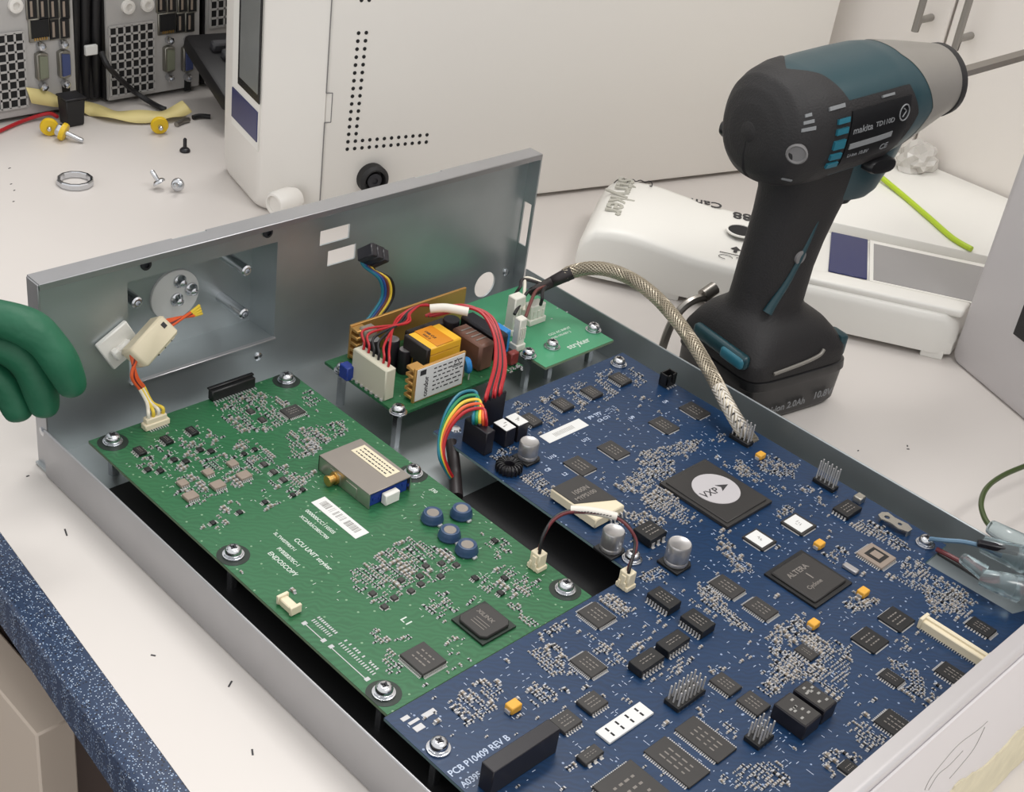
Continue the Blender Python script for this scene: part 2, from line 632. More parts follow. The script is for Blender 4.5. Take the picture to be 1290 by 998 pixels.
# recessed bay in the back panel
mb = MB()
D = .0215
mb.box(((RX0 + RX1) / 2, D / 2, RZ0 - .0005), (RX1 - RX0 + .002, D, .001))
mb.box(((RX0 + RX1) / 2, D / 2, RZ1 + .0005), (RX1 - RX0 + .002, D, .001))
mb.box((RX0 - .0005, D / 2, (RZ0 + RZ1) / 2), (.001, D, RZ1 - RZ0))
mb.box((RX1 + .0005, D / 2, (RZ0 + RZ1) / 2), (.001, D, RZ1 - RZ0))
mb.box(((RX0 + RX1) / 2, D, (RZ0 + RZ1) / 2), (RX1 - RX0 + .002, .001, RZ1 - RZ0 + .002))
rec = mb.build('recessed_bay', 'galv', ch)
MB().box(((RX0 + RX1) / 2, -.0018, RZ0 + .0002), (RX1 - RX0, .0026, .0009), .0002).build('lip', 'alu_front', rec)  # brighter metal than the bay, imitating the specular glint on this edge
for (sx, sz) in ((.0577, .0721), (.1206, .0727), (.1197, .0477)):
    MB().lathe([(.0030, 0), (.0030, .0215), (.0022, .0222), (.0014, .0222), (.0014, .020)], (sx, D - .0005, sz), (0, -1, 0), 14).build('threaded_post', 'screw', rec)
dc = aty((221, 372), .0195)
MB().lathe([(.0140, 0), (.0140, .0015), (.0134, .002)], (dc.x, D - .0004, dc.z), (0, -1, 0), 40).build('disc', 'label_white', rec)
lab(rec.children[-1], 'white translucent plastic disc')
for (px, py) in ((229, 356), (225, 379), (243, 366)):
    p = aty((px, py), .017)
    MB().lathe([(.0036, 0), (.0036, .0012), (.0026, .002), (.0020, .0042), (.0008, .0050)], (p.x, .0193, p.z), (0, -1, 0), 16).build('screw', 'screw', rec)
for (px, py) in ((183, 333), (336.5, 292.5)):
    p = aty((px, py), -.001)
    MB().lathe([(.0028, 0), (.0028, .0012), (.0014, .0016), (.0014, .0004)], (p.x, -.001, p.z), (0, -1, 0), 16).build('screw', 'screw_dark', ch)
for (px, py) in ((325, 449), (637, 343)):
    p = aty((px, py), -.001)
    MB().lathe([(.0024, 0), (.0024, .0008), (.0012, .0016)], (p.x, -.001, p.z), (0, -1, 0), 14).build('rivet', 'screw', ch)
p = at((52, 550), .0)
MB().lathe([(.0022, 0), (.0022, .0008), (.0010, .0011)], (PL - .0003, -.0065, .0215), (-1, 0, 0), 14).build('rivet', 'screw', ch)

# front panel: folded flange and painted outer face with scribbles and torn paper
mb = MB()
FX0, FX1, FT = .0034, .3214, .1000
prof = [(-.4016, FT - .012), (-.4016, FT)]
for i in range(7):
    a = pi / 2 + pi / 2 * i / 6
    prof.append((-.4058 + .0024 * cos(a), FT - .0024 + .0024 * sin(a)))
prof += [(-.4082, .0005), (-.4070, .0005), (-.4070, FT - .0032), (-.4028, FT - .0014), (-.4028, FT - .012)]
n = len(prof)
mb.raw([(x, p[0], p[1]) for x in (FX0, FX1) for p in prof], [(i, (i + 1) % n, n + (i + 1) % n, n + i) for i in range(n)])
bmesh.ops.recalc_face_normals(mb.bm, faces=mb.bm.faces[:])
fp = mb.build('front_panel', 'alu_front', ch, smooth=50)
lab(fp, 'folded front panel with a bright rounded top edge')
mb = MB().box(((FX0 + FX1) / 2, -.4087, .0485), (FX1 - FX0, .0010, .0955), .0003)
sk = mb.build('front_skin', 'panel_white', fp)
YS = -.4093
mb = MB()
for ln in ([(1100, 620), (1050, 665), (950, 740), (870, 830), (800, 920), (770, 980)], [(1085, 650), (1030, 760), (960, 850), (900, 920)], [(970, 775), (900, 850), (840, 900), (790, 980)]):
    mb.tube([aty(ZX(*p), YS) for p in ln], .00011, 5, 4)
lab(mb.build('scribble', 'ink_grey', fp), 'faint pencil scribbles')
mb = MB(MY(YS))
tp = [(1100, 560), (1020, 600), (950, 690), (850, 790), (750, 870), (640, 930), (560, 1030), (780, 1050), (900, 960), (960, 870), (1060, 800), (1120, 760)]
tq = []
for i, p in enumerate(tp):
    w = aty(ZY(*p), YS)
    w2 = aty(ZY(*tp[(i + 1) % len(tp)]), YS)
    for k in range(4):
        t = k / 4
        tq.append((w.x + (w2.x - w.x) * t + rnd.uniform(-.0008, .0008), max(.002, w.z + (w2.z - w.z) * t + rnd.uniform(-.0008, .0008))))
mb.prism(tq, -.0002, .0005)
lab(mb.build('torn_sticker', 'torn_paper', fp), 'torn yellowed sticker remains')

# ================================================================ circuit boards
ZBT = 0.0200                       # top of every board above the bench
TH = 0.0016


def cubic_dist(p):
    return (V(p) - CP).length


class Board:
    def __init__(s, root, z=ZBT):
        s.root, s.z, s.occ, s.smd, s.silk = root, z, [], [], []
        s.bounds = (-1, 1, -1, 1)
        s.notch = None

    def p(s, px, h=0.0):
        return at(px, s.z + h)

    def chip(s, L, R, h=.0015, style='soic', m='chip', npin=8, axis='y', inset=.0007, mark=True, name='integrated_circuit', label=None, grow=0.0):
        a, b = s.p(L, h), s.p(R, h)
        cx, cy = (a.x + b.x) / 2, (a.y + b.y) / 2
        sx, sy = abs(a.x - b.x) + grow, abs(a.y - b.y) + grow
        return s.chipw(cx, cy, sx, sy, h, style, m, npin, axis, inset, mark, name, label)

    def chipc(s, px, sx, sy, h=.0015, style='soic', m='chip', npin=6, axis='y', mark=True, name='integrated_circuit', label=None):
        a = s.p(px, h)
        return s.chipw(a.x, a.y, sx / 1000, sy / 1000, h, style, m, npin, axis, .0007, mark, name, label)

    def chipw(s, cx, cy, sx, sy, h, style, m, npin, axis, inset, mark, name, label):
        z = s.z
        s.occ.append((cx, cy, sx / 2 + .0012, sy / 2 + .0012))
        bx, by = sx, sy
        mb = MB()
        if style == 'bga':
            mb.mi = 1
            mb.box((cx, cy, z + h * .25), (sx, sy, h * .5))
            mb.mi = 0
            mb.box((cx, cy, z + h * .72), (sx - .0040, sy - .0040, h * .56), .0006)
        else:
            mb.box((cx, cy, z + h * .52), (bx, by, h * .94), min(.0003, h * .2))
        o = mb.build(name, [m, 'pcb_edge_green' if s.z < 0 else 'chip_dark'] if style == 'bga' else m, s.root)
        if label:
            lab(o, label)
        if style in ('soic', 'qfp'):
            sides = [axis] if style == 'soic' else ['x', 'y']
            for ax in sides:
                for sg in (-1, 1):
                    pb = MB()
                    ln = sx if ax == 'x' else sy
                    for i in range(npin):
                        t = (i + .5) / npin - .5
                        w = ln / npin * .5
                        if ax == 'x':
                            c = (cx + t * ln * .94, cy + sg * (sy / 2 + .0005)); d = (w, .0014)
                            c2 = (c[0], cy + sg * (sy / 2 + .0002)); d2 = (w, .0003)
                        else:
                            c = (cx + sg * (sx / 2 + .0005), cy + t * ln * .94); d = (.0014, w)
                            c2 = (cx + sg * (sx / 2 + .0002), c[1]); d2 = (.0003, w)
                        pb.box((c[0], c[1], z + .0001), (d[0], d[1], .0002))
                        pb.box((c2[0], c2[1], z + h * .25), (d2[0], d2[1], h * .5))
                    pb.build('pin_row', 'pin', o, smooth=0)
        if style == 'qfn':
            pb = MB()
            for sg in (-1, 1):
                pb.box((cx + sg * (sx / 2 + .0003), cy, z + .0001), (.0005, sy * .8, .0002))
                pb.box((cx, cy + sg * (sy / 2 + .0003), z + .0001), (sx * .8, .0005, .0002))
            pb.build('solder_fillet', 'pin', o, smooth=0)
        if mark:
            pb = MB()
            rows = 2 if min(sx, sy) < .008 else 3
            if sx >= sy:
                for r in range(rows):
                    for q in range(4):
                        pb.box((cx + (q - 1.5) * sx * .15, cy + (r - (rows - 1) / 2) * sy * .2, z + h), (sx * rnd.uniform(.06, .13), sy * .05, .00006))
            else:
                for r in range(rows):
                    for q in range(4):
                        pb.box((cx + (r - (rows - 1) / 2) * sx * .2, cy + (q - 1.5) * sy * .15, z + h), (sx * .05, sy * rnd.uniform(.06, .13), .00006))
            pb.build('marking', 'chip_mark', o, smooth=0)
        return o

    def cluster(s, pts, fill=.75, pitch=(.0025, .0017), mix=.55, big=.12):
        """small parts placed in rows inside an outline"""
        P = [s.p(q) for q in pts]
        xs = [q.x for q in P]; ys = [q.y for q in P]
        turn = rnd.random() < .5
        p0, p1 = (pitch[0], pitch[1]) if not turn else (pitch[1], pitch[0])
        x = min(xs) + p0 * rnd.random()
        while x < max(xs):
            y = min(ys) + (p1 * .5 if rnd.random() < .3 else 0)
            run = 0
            kind = 'chip_capacitor'
            while y < max(ys):
                if run <= 0:
                    run = rnd.choice((1, 2, 3, 5))
                    kind = 'chip_capacitor' if rnd.random() < mix else 'chip_resistor'
                    ln = rnd.choice((1.2, 1.5, 1.5, 1.9)) if rnd.random() > big else 2.6
                    odd = rnd.random() < .15
                run -= 1
                ok = inside((x, y), P)
                if ok and rnd.random() < fill * .86 and s.free(x, y, .0006):
                    rz = (pi / 2 if turn else 0) + (pi / 2 if odd else 0)
                    s.smd.append((x, y, ln / 1000, ln / 1000 * .52, kind, rz))
                elif ok and rnd.random() < (.3 if fill > .1 else fill * 4) and s.free(x, y, .0003):
                    s.silk.append((x, y, rnd.uniform(.0006, .0018), .00022, rnd.choice((0, pi / 2))))
                y += p1 * (1.5 if ln > 2.2 else 1)
            x += p0

    def free(s, x, y, r):
        for (cx, cy, hx, hy) in s.occ:
            if abs(x - cx) < hx + r and abs(y - cy) < hy + r or not (s.bounds[0] + .0018 < x < s.bounds[1] - .0018 and s.bounds[2] + .0018 < y < s.bounds[3] - .0018) or (s.notch and s.notch(x, y)):
                return False
        return True

    def block(s, px, rx, ry=None):
        a = s.p(px)
        s.occ.append((a.x, a.y, rx, ry or rx))

    def screw(s, px, ring=None, h=.0046, pad=True, zf=.0016):
        a = s.p(px, .0024)
        x, y, z = a.x, a.y, s.z
        s.occ.append((x, y, .0062, .0062))
        if ring:
            x0, x1, y0, y1 = s.bounds
            q = MB().prism([(min(max(x + .0072 * cos(k * pi / 18), x0), x1), min(max(y + .0072 * sin(k * pi / 18), y0), y1)) for k in range(36)], z, z + .0001)
            lab(q.build('screw_pad', ring, s.root), 'dark round bare pad under the screw')
        mb = MB()
        mb.lathe([(.0047, .0001), (.0047, .0009), (.0040, .0010)], (x, y, z), None, 24)
        mb.lathe([(.0042, .0010), (.0042, .0017), (.0036, .0018)], (x, y, z), None, 9)
        mb.lathe([(.0036, .0016), (.0036, .0030), (.0031, .0040), (.0022, .0046), (.0012, h), (.0009, h - .0010)], (x, y, z), None, 24)
        o = mb.build('screw', 'screw', s.root, smooth=35)
        cr = MB()
        cr.box((x, y, z + h), (.0034, .0007, .0004), rz=.5)
        cr.box((x, y, z + h), (.0007, .0034, .0004), rz=.5)
        cr.build('cross_slot', 'screw_dark', o, smooth=0)
        MB().lathe([(.0026, 0), (.0026, z - TH - zf)], (x, y, zf), None, 6).build('standoff', 'screw', ch, smooth=0)
        return o

    def finish(s, silkmat, capn=100):
        s.smd.sort(key=lambda q: cubic_dist((q[0], q[1], s.z)))
        base = {}
        rest = MB()
        cnt = {'chip_capacitor': 0, 'chip_resistor': 0}
        for (x, y, ln, w, kind, rz) in s.smd:
            key = (kind, round(ln * 1e5))
            h = ln * (.5 if kind == 'chip_capacitor' else .34)
            if cnt[kind] < 100:
                cnt[kind] += 1
                if key not in base:
                    mb = MB()
                    smdbody(mb, 0, 0, 0, ln, w, h, 0)
                    o = mb.build(kind, ['solder', 'cap_tan' if kind == 'chip_capacitor' else 'res_black'], s.root, smooth=0, world=False)
                    base[key] = o.data
                    bpy.data.objects.remove(o)
                    me = base[key]
                    me.transform(WM[s.root.name])
                o = bpy.data.objects.new(kind, base[key])
                col.objects.link(o)
                o.parent = s.root
                m = WM[s.root.name].inverted() @ Matrix.Translation((x, y, s.z)) @ Matrix.Rotation(rz, 4, 'Z')
                o.location = m.to_translation()
                o.rotation_euler = m.to_euler()
            else:
                rest.mi = 0
                smdbody(rest, x, y, s.z, ln, w, h, rz, kind == 'chip_resistor')
        if len(rest.bm.faces):
            o = rest.build('surface_mount_component', ['solder', 'cap_tan', 'res_black'], s.root, smooth=0)
            o['kind'] = 'stuff'
        mb = MB()
        for (x, y, a, b, rz) in s.silk:
            mb.box((x, y, s.z + .00006), (a, b, .00008), rz=rz)
        mb.build('silkscreen', silkmat, s.root, smooth=0)['kind'] = 'stuff'


def smdbody(mb, x, y, z, ln, w, h, rz, res=False):
    c, q = cos(rz), sin(rz)
    mb.mi = 2 if res else 1
    mb.box((x, y, z + h / 2), (ln * .56, w * .94, h * .96), rz=rz)
    mb.mi = 0
    for sg in (-1, 1):
        d = sg * ln * .38
        mb.box((x + d * c, y + d * q, z + h / 2), (ln * .24, w, h), rz=rz)
        d = sg * ln * .62
        mb.box((x + d * c, y + d * q, z + .00008), (ln * .24, w * .95, .00016), rz=rz)


def inside(p, poly):
    r = False
    n = len(poly)
    j = n - 1
    for i in range(n):
        xi, yi, xj, yj = poly[i].x, poly[i].y, poly[j].x, poly[j].y
        if (yi > p[1]) != (yj > p[1]) and p[0] < (xj - xi) * (p[1] - yi) / (yj - yi) + xi:
            r = not r
        j = i
    return r


def ZZ(z, *pts):
    return [z(*p) for p in pts]


TX = lambda p: frame(p, (1, 0, 0), (0, 1, 0))        # lettering that reads along X
TY = lambda p: frame(p, (0, -1, 0), (1, 0, 0))       # lettering that reads towards the front


def header(bd, px, nx, ny, name='pin_header', hp=.0085, pitch=.00254, mpin='pin', lean=0):
    c = bd.p(px)
    bd.occ.append((c.x, c.y, nx * pitch / 2 + .001, ny * pitch / 2 + .001))
    mb = MB().box((c.x, c.y, bd.z + .0012), (nx * pitch, ny * pitch, .0024), .0003)
    o = mb.build(name, 'chip_dark', bd.root)
    for i in range(nx):
        for j in range(ny):
            x, y = c.x + (i - (nx - 1) / 2) * pitch, c.y + (j - (ny - 1) / 2) * pitch
            q = MB().box((x, y, bd.z + .0024 + hp / 2), (.0006, .0006, hp))
            q.box((x, y, bd.z + .0002), (.0012, pitch * .95, .0003))
            q.build('pin', mpin, o, smooth=0)
    return o


def electrolytic(bd, px, r=.0046, h=.0105):
    p = bd.p(px, h)
    x, y = p.x, p.y
    bd.occ.append((x, y, r + .0015, r + .0015))
    mb = MB().prism([(x - r * 1.1, y - r * 1.1), (x + r * .7, y - r * 1.1), (x + r * 1.1, y - r * .7), (x + r * 1.1, y + r * 1.1), (x - r * 1.1, y + r * 1.1)], bd.z, bd.z + .0014, .0003)
    b = mb.build('electrolytic_capacitor', 'chip_dark', bd.root)
    MB().lathe([(r * .95, .0014), (r, .0020), (r, .0030), (r * .94, .0036), (r, .0042), (r, h - .0008), (r * .92, h), (r * .86, h - .0002)], (x, y, bd.z), None, 32).build('aluminium_can', 'alu_can', b, smooth=50)
    return b


def tantalum(bd, px, sx=.0046, sy=.0036, h=.0030, rz=0.0):
    p = bd.p(px, h * .6)
    bd.occ.append((p.x, p.y, .0032, .0028))
    o = MB().box((p.x, p.y, bd.z + h / 2 + .0002), (sx, sy, h), .0004, rz).build('tantalum_capacitor', 'tantalum', bd.root)
    mb = MB()
    for sg in (-1, 1):
        mb.box((p.x + sg * sx * .53 * cos(rz), p.y + sg * sx * .53 * sin(rz), bd.z + h * .3), (.0008, sy * .6, h * .5), rz=rz)
    mb.build('terminal', 'solder', o, smooth=0)
    return o


def blockbox(bd, L, R, h, name, m, bev=.0004, label=None, grow=0):
    a, b = bd.p(L, h), bd.p(R, h)
    cx, cy, sx, sy = (a.x + b.x) / 2, (a.y + b.y) / 2, abs(a.x - b.x) + grow, abs(a.y - b.y) + grow
    bd.occ.append((cx, cy, sx / 2 + .0008, sy / 2 + .0008))
    o = MB().box((cx, cy, bd.z + h / 2), (sx, sy, h), bev).build(name, m, bd.root)
    if label:
        lab(o, label)
    return o, cx, cy, sx, sy


def connector2(bd, px, m='cream', hd=.0085):
    """two-way wire-to-board plug standing in its header"""
    p = bd.p(px, .005)
    bd.occ.append((p.x, p.y, .005, .005))
    o = MB().box((p.x, p.y, bd.z + .0012), (.0062, .0070, .0024), .0003).build('header_socket', m, bd.root)
    mb = MB().box((p.x, p.y, bd.z + hd / 2 + .0006), (.0050, .0058, hd), .0004)
    mb.box((p.x - .0027, p.y, bd.z + hd * .55), (.0008, .0026, hd * .7), .0002)
    mb.box((p.x - .0032, p.y + .0016, bd.z + hd * .3), (.0008, .0012, hd * .5), .0002)
    mb.box((p.x - .0032, p.y - .0016, bd.z + hd * .3), (.0008, .0012, hd * .5), .0002)
    mb.build('plug_housing', m, o)
    return V((p.x, p.y, bd.z + hd + .0008))

# ---------------------------------------------------------------- green board
g_root = thing('green_circuit_board', 'long green circuit board on standoffs beside the low chassis wall', 'circuit board', (.075, -.13, 0))
GX0, GX1, GY0, GY1 = .0171, .1331, -.2424, -.0229
mb = MB()
edge = [(GX0, GY1), (GX0, GY0), (GX1, GY0), (GX1, GY1)]
mb.prism(edge, ZBT - TH, ZBT - .0002)
mb.mi = 1
mb.prism(edge, ZBT - .0002, ZBT)
mb.build('board', ['pcb_edge_green', 'pcb_green'], g_root, smooth=0)
G = Board(g_root)
G.bounds = (GX0, GX1, GY0, GY1)
for px in ((142, 552), (361, 475), (294, 694), (713, 738), (484, 868), (521, 592)):
    G.screw(px, 'mask_dark')
# fine edge connector at the back
a, b = at((263, 497), ZBT + .003), at((321, 481), ZBT + .003)
c = (a + b) / 2
G.occ.append((c.x, c.y, .013, .0035))
o = MB().box((c.x, c.y, ZBT + .0030), (abs(b.x - a.x), .0042, .0060), .0005).build('ribbon_connector', 'chip_dark', g_root)
MB().box((c.x, c.y + .0012, ZBT + .0064), (abs(b.x - a.x) + .001, .0022, .0012), .0003).build('latch_bar', 'drill_black_gloss', o)
mb = MB()
for i in range(16):
    mb.box((a.x + (i + .5) / 16 * (b.x - a.x), c.y - .0029, ZBT + .0002), (.0007, .0022, .0004))
mb.build('pin_row', 'solder', o, smooth=0)
# small-outline chips
for q in ((255, 528), (408, 465), (553, 414)):
    G.chipc(ZA(*q), 4.2, 6.4, .0019, 'soic', 'chip_dark', 4, 'y')
for q in ((300, 635), (372, 642), (450, 578), (517, 588), (598, 522), (662, 530)):
    G.chipc(ZA(*q), 2.9, 3.0, .0014, 'soic', 'chip_dark', 3, 'y', mark=False)
for q in ((500, 712), (645, 650), (785, 600)):
    G.chipc(ZA(*q), 4.6, 4.6, .0018, 'soic', 'chip_tan', 4, 'x', mark=False, label='tan flat topped power chip')
for q in ((545, 785), (700, 722), (850, 668)):
    G.chipc(ZA(*q), 6.2, 5.4, .0020, 'soic', 'chip_tan', 6, 'x', mark=False, label='tan flat topped power chip')
for q in ((888, 303), (955, 352)):
    G.chipc(ZA(*q), 3.4, 4.0, .0012, 'qfn')
G.chip(ZA(1050, 300), ZA(1205, 310), .0014, 'qfp', npin=10)
for q in ((965, 606), (1020, 650), (1076, 694)):
    G.chipc(ZA(*q), 2.8, 3.6, .0012, 'soic', 'chip', 4)
for q in ((850, 545), (912, 520), (1130, 780), (1185, 750)):
    G.chipc(ZA(*q), 2.2, 2.6, .0014, 'soic', 'chip_dark', 2, mark=False)
for q in ((970, 822), (825, 880), (672, 940)):
    G.chipc(ZA(*q), 2.4, 2.6, .0012, 'soic', 'chip_dark', 3, mark=False)
# chips in the dense field
for q in ((470, 248), (345, 320), (200, 388), (440, 300), (545, 300), (550, 235), (625, 243), (395, 375), (260, 455), (310, 410), (445, 340)):
    G.chipc(ZD(*q), 2.8, 2.8, .0012, 'qfn', 'chip', mark=False)
for q in ((820, 120), (870, 310), (850, 385), (720, 310)):
    G.chipc(ZD(*q), 2.6, 3.2, .0014, 'soic', 'chip_dark', 3, mark=False)
G.chip(ZD(335, 702), ZD(578, 735), .0022, 'qfp', npin=18)
# square BGA with raised cap
a, b = G.p(ZD(600, 520), .002), G.p(ZD(930, 545), .002)
cx, cy, s_ = (a.x + b.x) / 2, (a.y + b.y) / 2, (abs(a.x - b.x) + abs(a.y - b.y)) / 2
G.occ.append((cx, cy, s_ / 2 + .001, s_ / 2 + .001))
o = MB().box((cx, cy, ZBT + .0006), (s_, s_, .0010)).build('ball_grid_chip', 'mask_dark', g_root)
k = s_ * .43
cut = k * .25
MB().prism([(cx - k + cut, cy - k), (cx + k - cut, cy - k), (cx + k, cy - k + cut), (cx + k, cy + k - cut), (cx + k - cut, cy + k), (cx - k + cut, cy + k), (cx - k, cy + k - cut), (cx - k, cy - k + cut)],
           ZBT + .0010, ZBT + .0026, .0003).build('cap', 'chip', o)
mb = MB()
mb.text('XILINX', .0030, TY((cx + .001, cy + .006, ZBT + .00262)), align='LEFT')
for r in range(3):
    mb.box((cx - .0012 - r * .0016, cy - .0005, ZBT + .00262), (.0003, .008, .0001))
mb.build('marking', 'chip_mark', o, smooth=0)
# inductors
for q in ((610, 425), (745, 405), (690, 505), (770, 573)):
    p = G.p(ZC(*q), .0048)
    G.occ.append((p.x, p.y, .0062, .0062))
    o = MB().lathe([(.0050, .0002), (.0054, .0012), (.0050, .0024), (.0050, .0030), (.0046, .0040), (.0043, .0049), (.0036, .0050), (.0030, .0046)], (p.x, p.y, ZBT), None, 28).build('power_inductor', 'choke_blue', g_root)
    MB().lathe([(.0030, .0045), (.0028, .0047), (.0001, .0047)], (p.x, p.y, ZBT), None, 20).build('core', 'can_grey', o)
    for sg in (-1, 1):
        MB().box((p.x, p.y + sg * .0054, ZBT + .0006), (.0024, .0016, .0012), .0002).build('terminal', 'solder', o)
# shielded can with sticker, open end and antenna socket
h = .0085
a, b = G.p(ZC(82, 157), h), G.p(ZC(508, 260), h)
t_, f_ = G.p(ZC(280, 82), h), G.p(ZC(312, 345), h)
x0, x1 = (a.x + f_.x) / 2, (t_.x + b.x) / 2
y0, y1 = (f_.y + b.y) / 2, (a.y + t_.y) / 2
cx, cy = (x0 + x1) / 2, (y0 + y1) / 2
G.occ.append((cx, cy, (x1 - x0) / 2 + .002, (y1 - y0) / 2 + .003))
mb = MB()
mb.box((cx, cy, ZBT + h - .0003), (x1 - x0, y1 - y0, .0006), .0002)
can = mb.build('shielded_module', 'can_grey', g_root)
mb = MB()
mb.box((x0 + .0003, cy, ZBT + h / 2), (.0006, y1 - y0, h - .0005))
mb.box((x1 - .0003, cy, ZBT + h / 2), (.0006, y1 - y0, h - .0005))
mb.box((cx, y1 - .0003, ZBT + h / 2), (x1 - x0, .0006, h - .0005))
mb.box((x0 - .0001, cy + .006, ZBT + h * .45), (.0004, .008, h * .6), .0001)
mb.box((x0 - .0001, cy - .006, ZBT + h * .45), (.0004, .008, h * .6), .0001)
lab(mb.build('side_shield', 'can_side', can), 'shiny silver shield walls')
mb = MB()
mb.box((cx, y0 + .0016, ZBT + h * .42), (x1 - x0 - .003, .0010, h * .74))
for i in range(7):
    mb.box((x0 + .004 + i * .0035, y0 + .0010, ZBT + h * (.3 + .3 * rnd.random())), (.0018, .0006, .0014))
lab(mb.build('inner_board', 'blue_dark', can, smooth=0), 'small blue board standing in the open end')
p = onp(ZC(400, 400), (0, y0, 0), (0, 1, 0))
MB().box((p.x, y0 - .0012, ZBT + .0030), (.0085, .0036, .0058), .0004).build('socket', 'fascia_white', can)
p = onp(ZC(155, 318), (x0, 0, 0), (1, 0, 0))
MB().lathe([(.0032, 0), (.0032, .0012), (.0022, .0014), (.0022, .0040), (.0027, .0042), (.0027, .0052), (.0010, .0052)], (x0, p.y, ZBT + .0034), (-1, 0, 0), 12).build('antenna_socket', 'gold', can)
st = [G.p(ZC(*q), h) for q in ((232, 140), (290, 112), (455, 235), (395, 268))]
sx0, sx1, sy0, sy1 = (st[0].x + st[3].x) / 2, (st[1].x + st[2].x) / 2, (st[2].y + st[3].y) / 2, (st[0].y + st[1].y) / 2
MB().box(((sx0 + sx1) / 2, (sy0 + sy1) / 2, ZBT + h + .0001), (sx1 - sx0, sy1 - sy0, .0002), .00005).build('sticker', 'cream', can)
mb = MB()
for r in range(3):
    y = sy1 - .002
    xx = sx0 + (r + .7) * (sx1 - sx0) / 3.6
    while y > sy0 + .003:
        l = rnd.uniform(.0008, .0022)
        mb.box((xx, y - l / 2, ZBT + h + .00022), (.0007, l, .00006))
        y -= l + .0006
mb.build('printed_text', 'ink', can.children[-1], smooth=0)
# barcode label, connectors, lettering
L_ = [G.p(ZC(*q)) for q in ((48, 382), (105, 352), (312, 520), (250, 552))]
lx0, lx1, ly0, ly1 = (L_[0].x + L_[3].x) / 2, (L_[1].x + L_[2].x) / 2, (L_[2].y + L_[3].y) / 2, (L_[0].y + L_[1].y) / 2
G.occ.append(((lx0 + lx1) / 2, (ly0 + ly1) / 2, (lx1 - lx0) / 2, (ly1 - ly0) / 2))
o = MB().box(((lx0 + lx1) / 2, (ly0 + ly1) / 2, ZBT + .0001), (lx1 - lx0, ly1 - ly0, .00015)).build('barcode_label', 'label_white', g_root)
mb = MB()
y = ly1 - .003
while y > ly0 + .003:
    w = rnd.choice((.0002, .0003, .0005))
    if not (.35 < (y - ly0) / (ly1 - ly0) < .75 and rnd.random() < .55):
        mb.box((lx0 + (lx1 - lx0) * .55, y, ZBT + .0002), ((lx1 - lx0) * .5, w, .00005))
    y -= w + rnd.choice((.0002, .0004))
mb.build('barcode', 'ink_grey', o, smooth=0)
p = at((364, 762), ZBT + .002)
G.occ.append((p.x, p.y, .004, .006))
o = MB().box((p.x, p.y, ZBT + .0018), (.0042, .0098, .0036), .0005).build('wire_socket', 'cream', g_root)
mb = MB()
mb.box((p.x, p.y + .0044, ZBT + .0026), (.0056, .0016, .0042), .0003)
mb.box((p.x, p.y - .0044, ZBT + .0026), (.0056, .0016, .0042), .0003)
mb.build('ear', 'cream', o)
PG = connector2(G, (678, 704))
p = at((196, 530), ZBT + .003)
G.occ.append((p.x, p.y, .008, .005))
o = MB().box((p.x, p.y, ZBT + .0016), (.0135, .0046, .0032), .0004).build('wire_socket', 'cream', g_root)
mb = MB().box((p.x, p.y + .0004, ZBT + .0040), (.0112, .0040, .0040), .0005)
mb.build('plug_housing', 'cream', o)
mb = MB()
for i in range(8):
    mb.box((p.x - .0046 + i * .0013, p.y - .0030, ZBT + .0003), (.0005, .0020, .0005))
mb.build('pin_row', 'solder', o, smooth=0)
PW = V((p.x, p.y, ZBT + .006))
mb = MB()
tz = ZBT + .00004
for (px, body, sz, sx) in ((ZB(360, 212), 'CCU UNIT stryker', .0034, .95), (ZB(268, 184), 'SL.TW07FRKY-I', .0025, .9), (ZB(283, 252), 'PYBSB27EC-1', .0028, .95), (ZB(243, 272), 'ENDOSCOPY', .0034, .95),
                           (ZB(385, 108), 'XC2AR5C08SC700', .0026, .95), (ZB(410, 82), '000000CC110505', .0028, 1.0), (ZC(600, 318), 'J30', .0030, 1), (ZD(345, 520), 'L1', .0046, 1.2)):
    p = at(px, tz)
    MB().text(body, sz, TY((p.x - sz * .2, p.y, tz)), sx=sx).build('board_lettering', 'silk', g_root, smooth=0)
mb = MB()                               # bare connector footprints near the front edge
for (q0, q1, nn) in (((405, 590), (490, 668), 10), ((525, 695), (680, 845), 16)):
    a, b = G.p(ZB(*q0)), G.p(ZB(*q1))
    G.occ.append(((a.x + b.x) / 2, (a.y + b.y) / 2, .006, abs(a.y - b.y) / 2))
    mb.box(((a.x + b.x) / 2, (a.y + b.y) / 2, ZBT + .00005), (.0004, abs(a.y - b.y), .0001))
    for e in (a, b):
        mb.box((a.x, e.y, ZBT + .00008), (.0022, .0018, .00016))
    for i in range(nn):
        y = a.y + (b.y - a.y) * (i + .5) / nn
        mb.box((a.x + .0040, y, ZBT + .00006), (.0018, .0005, .00012))
        if rnd.random() < .8:
            mb.box((a.x + .0068, y, ZBT + .00006), (.0014, .0007, .00012))
lab(mb.build('solder_pad', 'solder', g_root, smooth=0), 'bare tinned connector footprint')
g_root.children[-1]['kind'] = 'stuff'
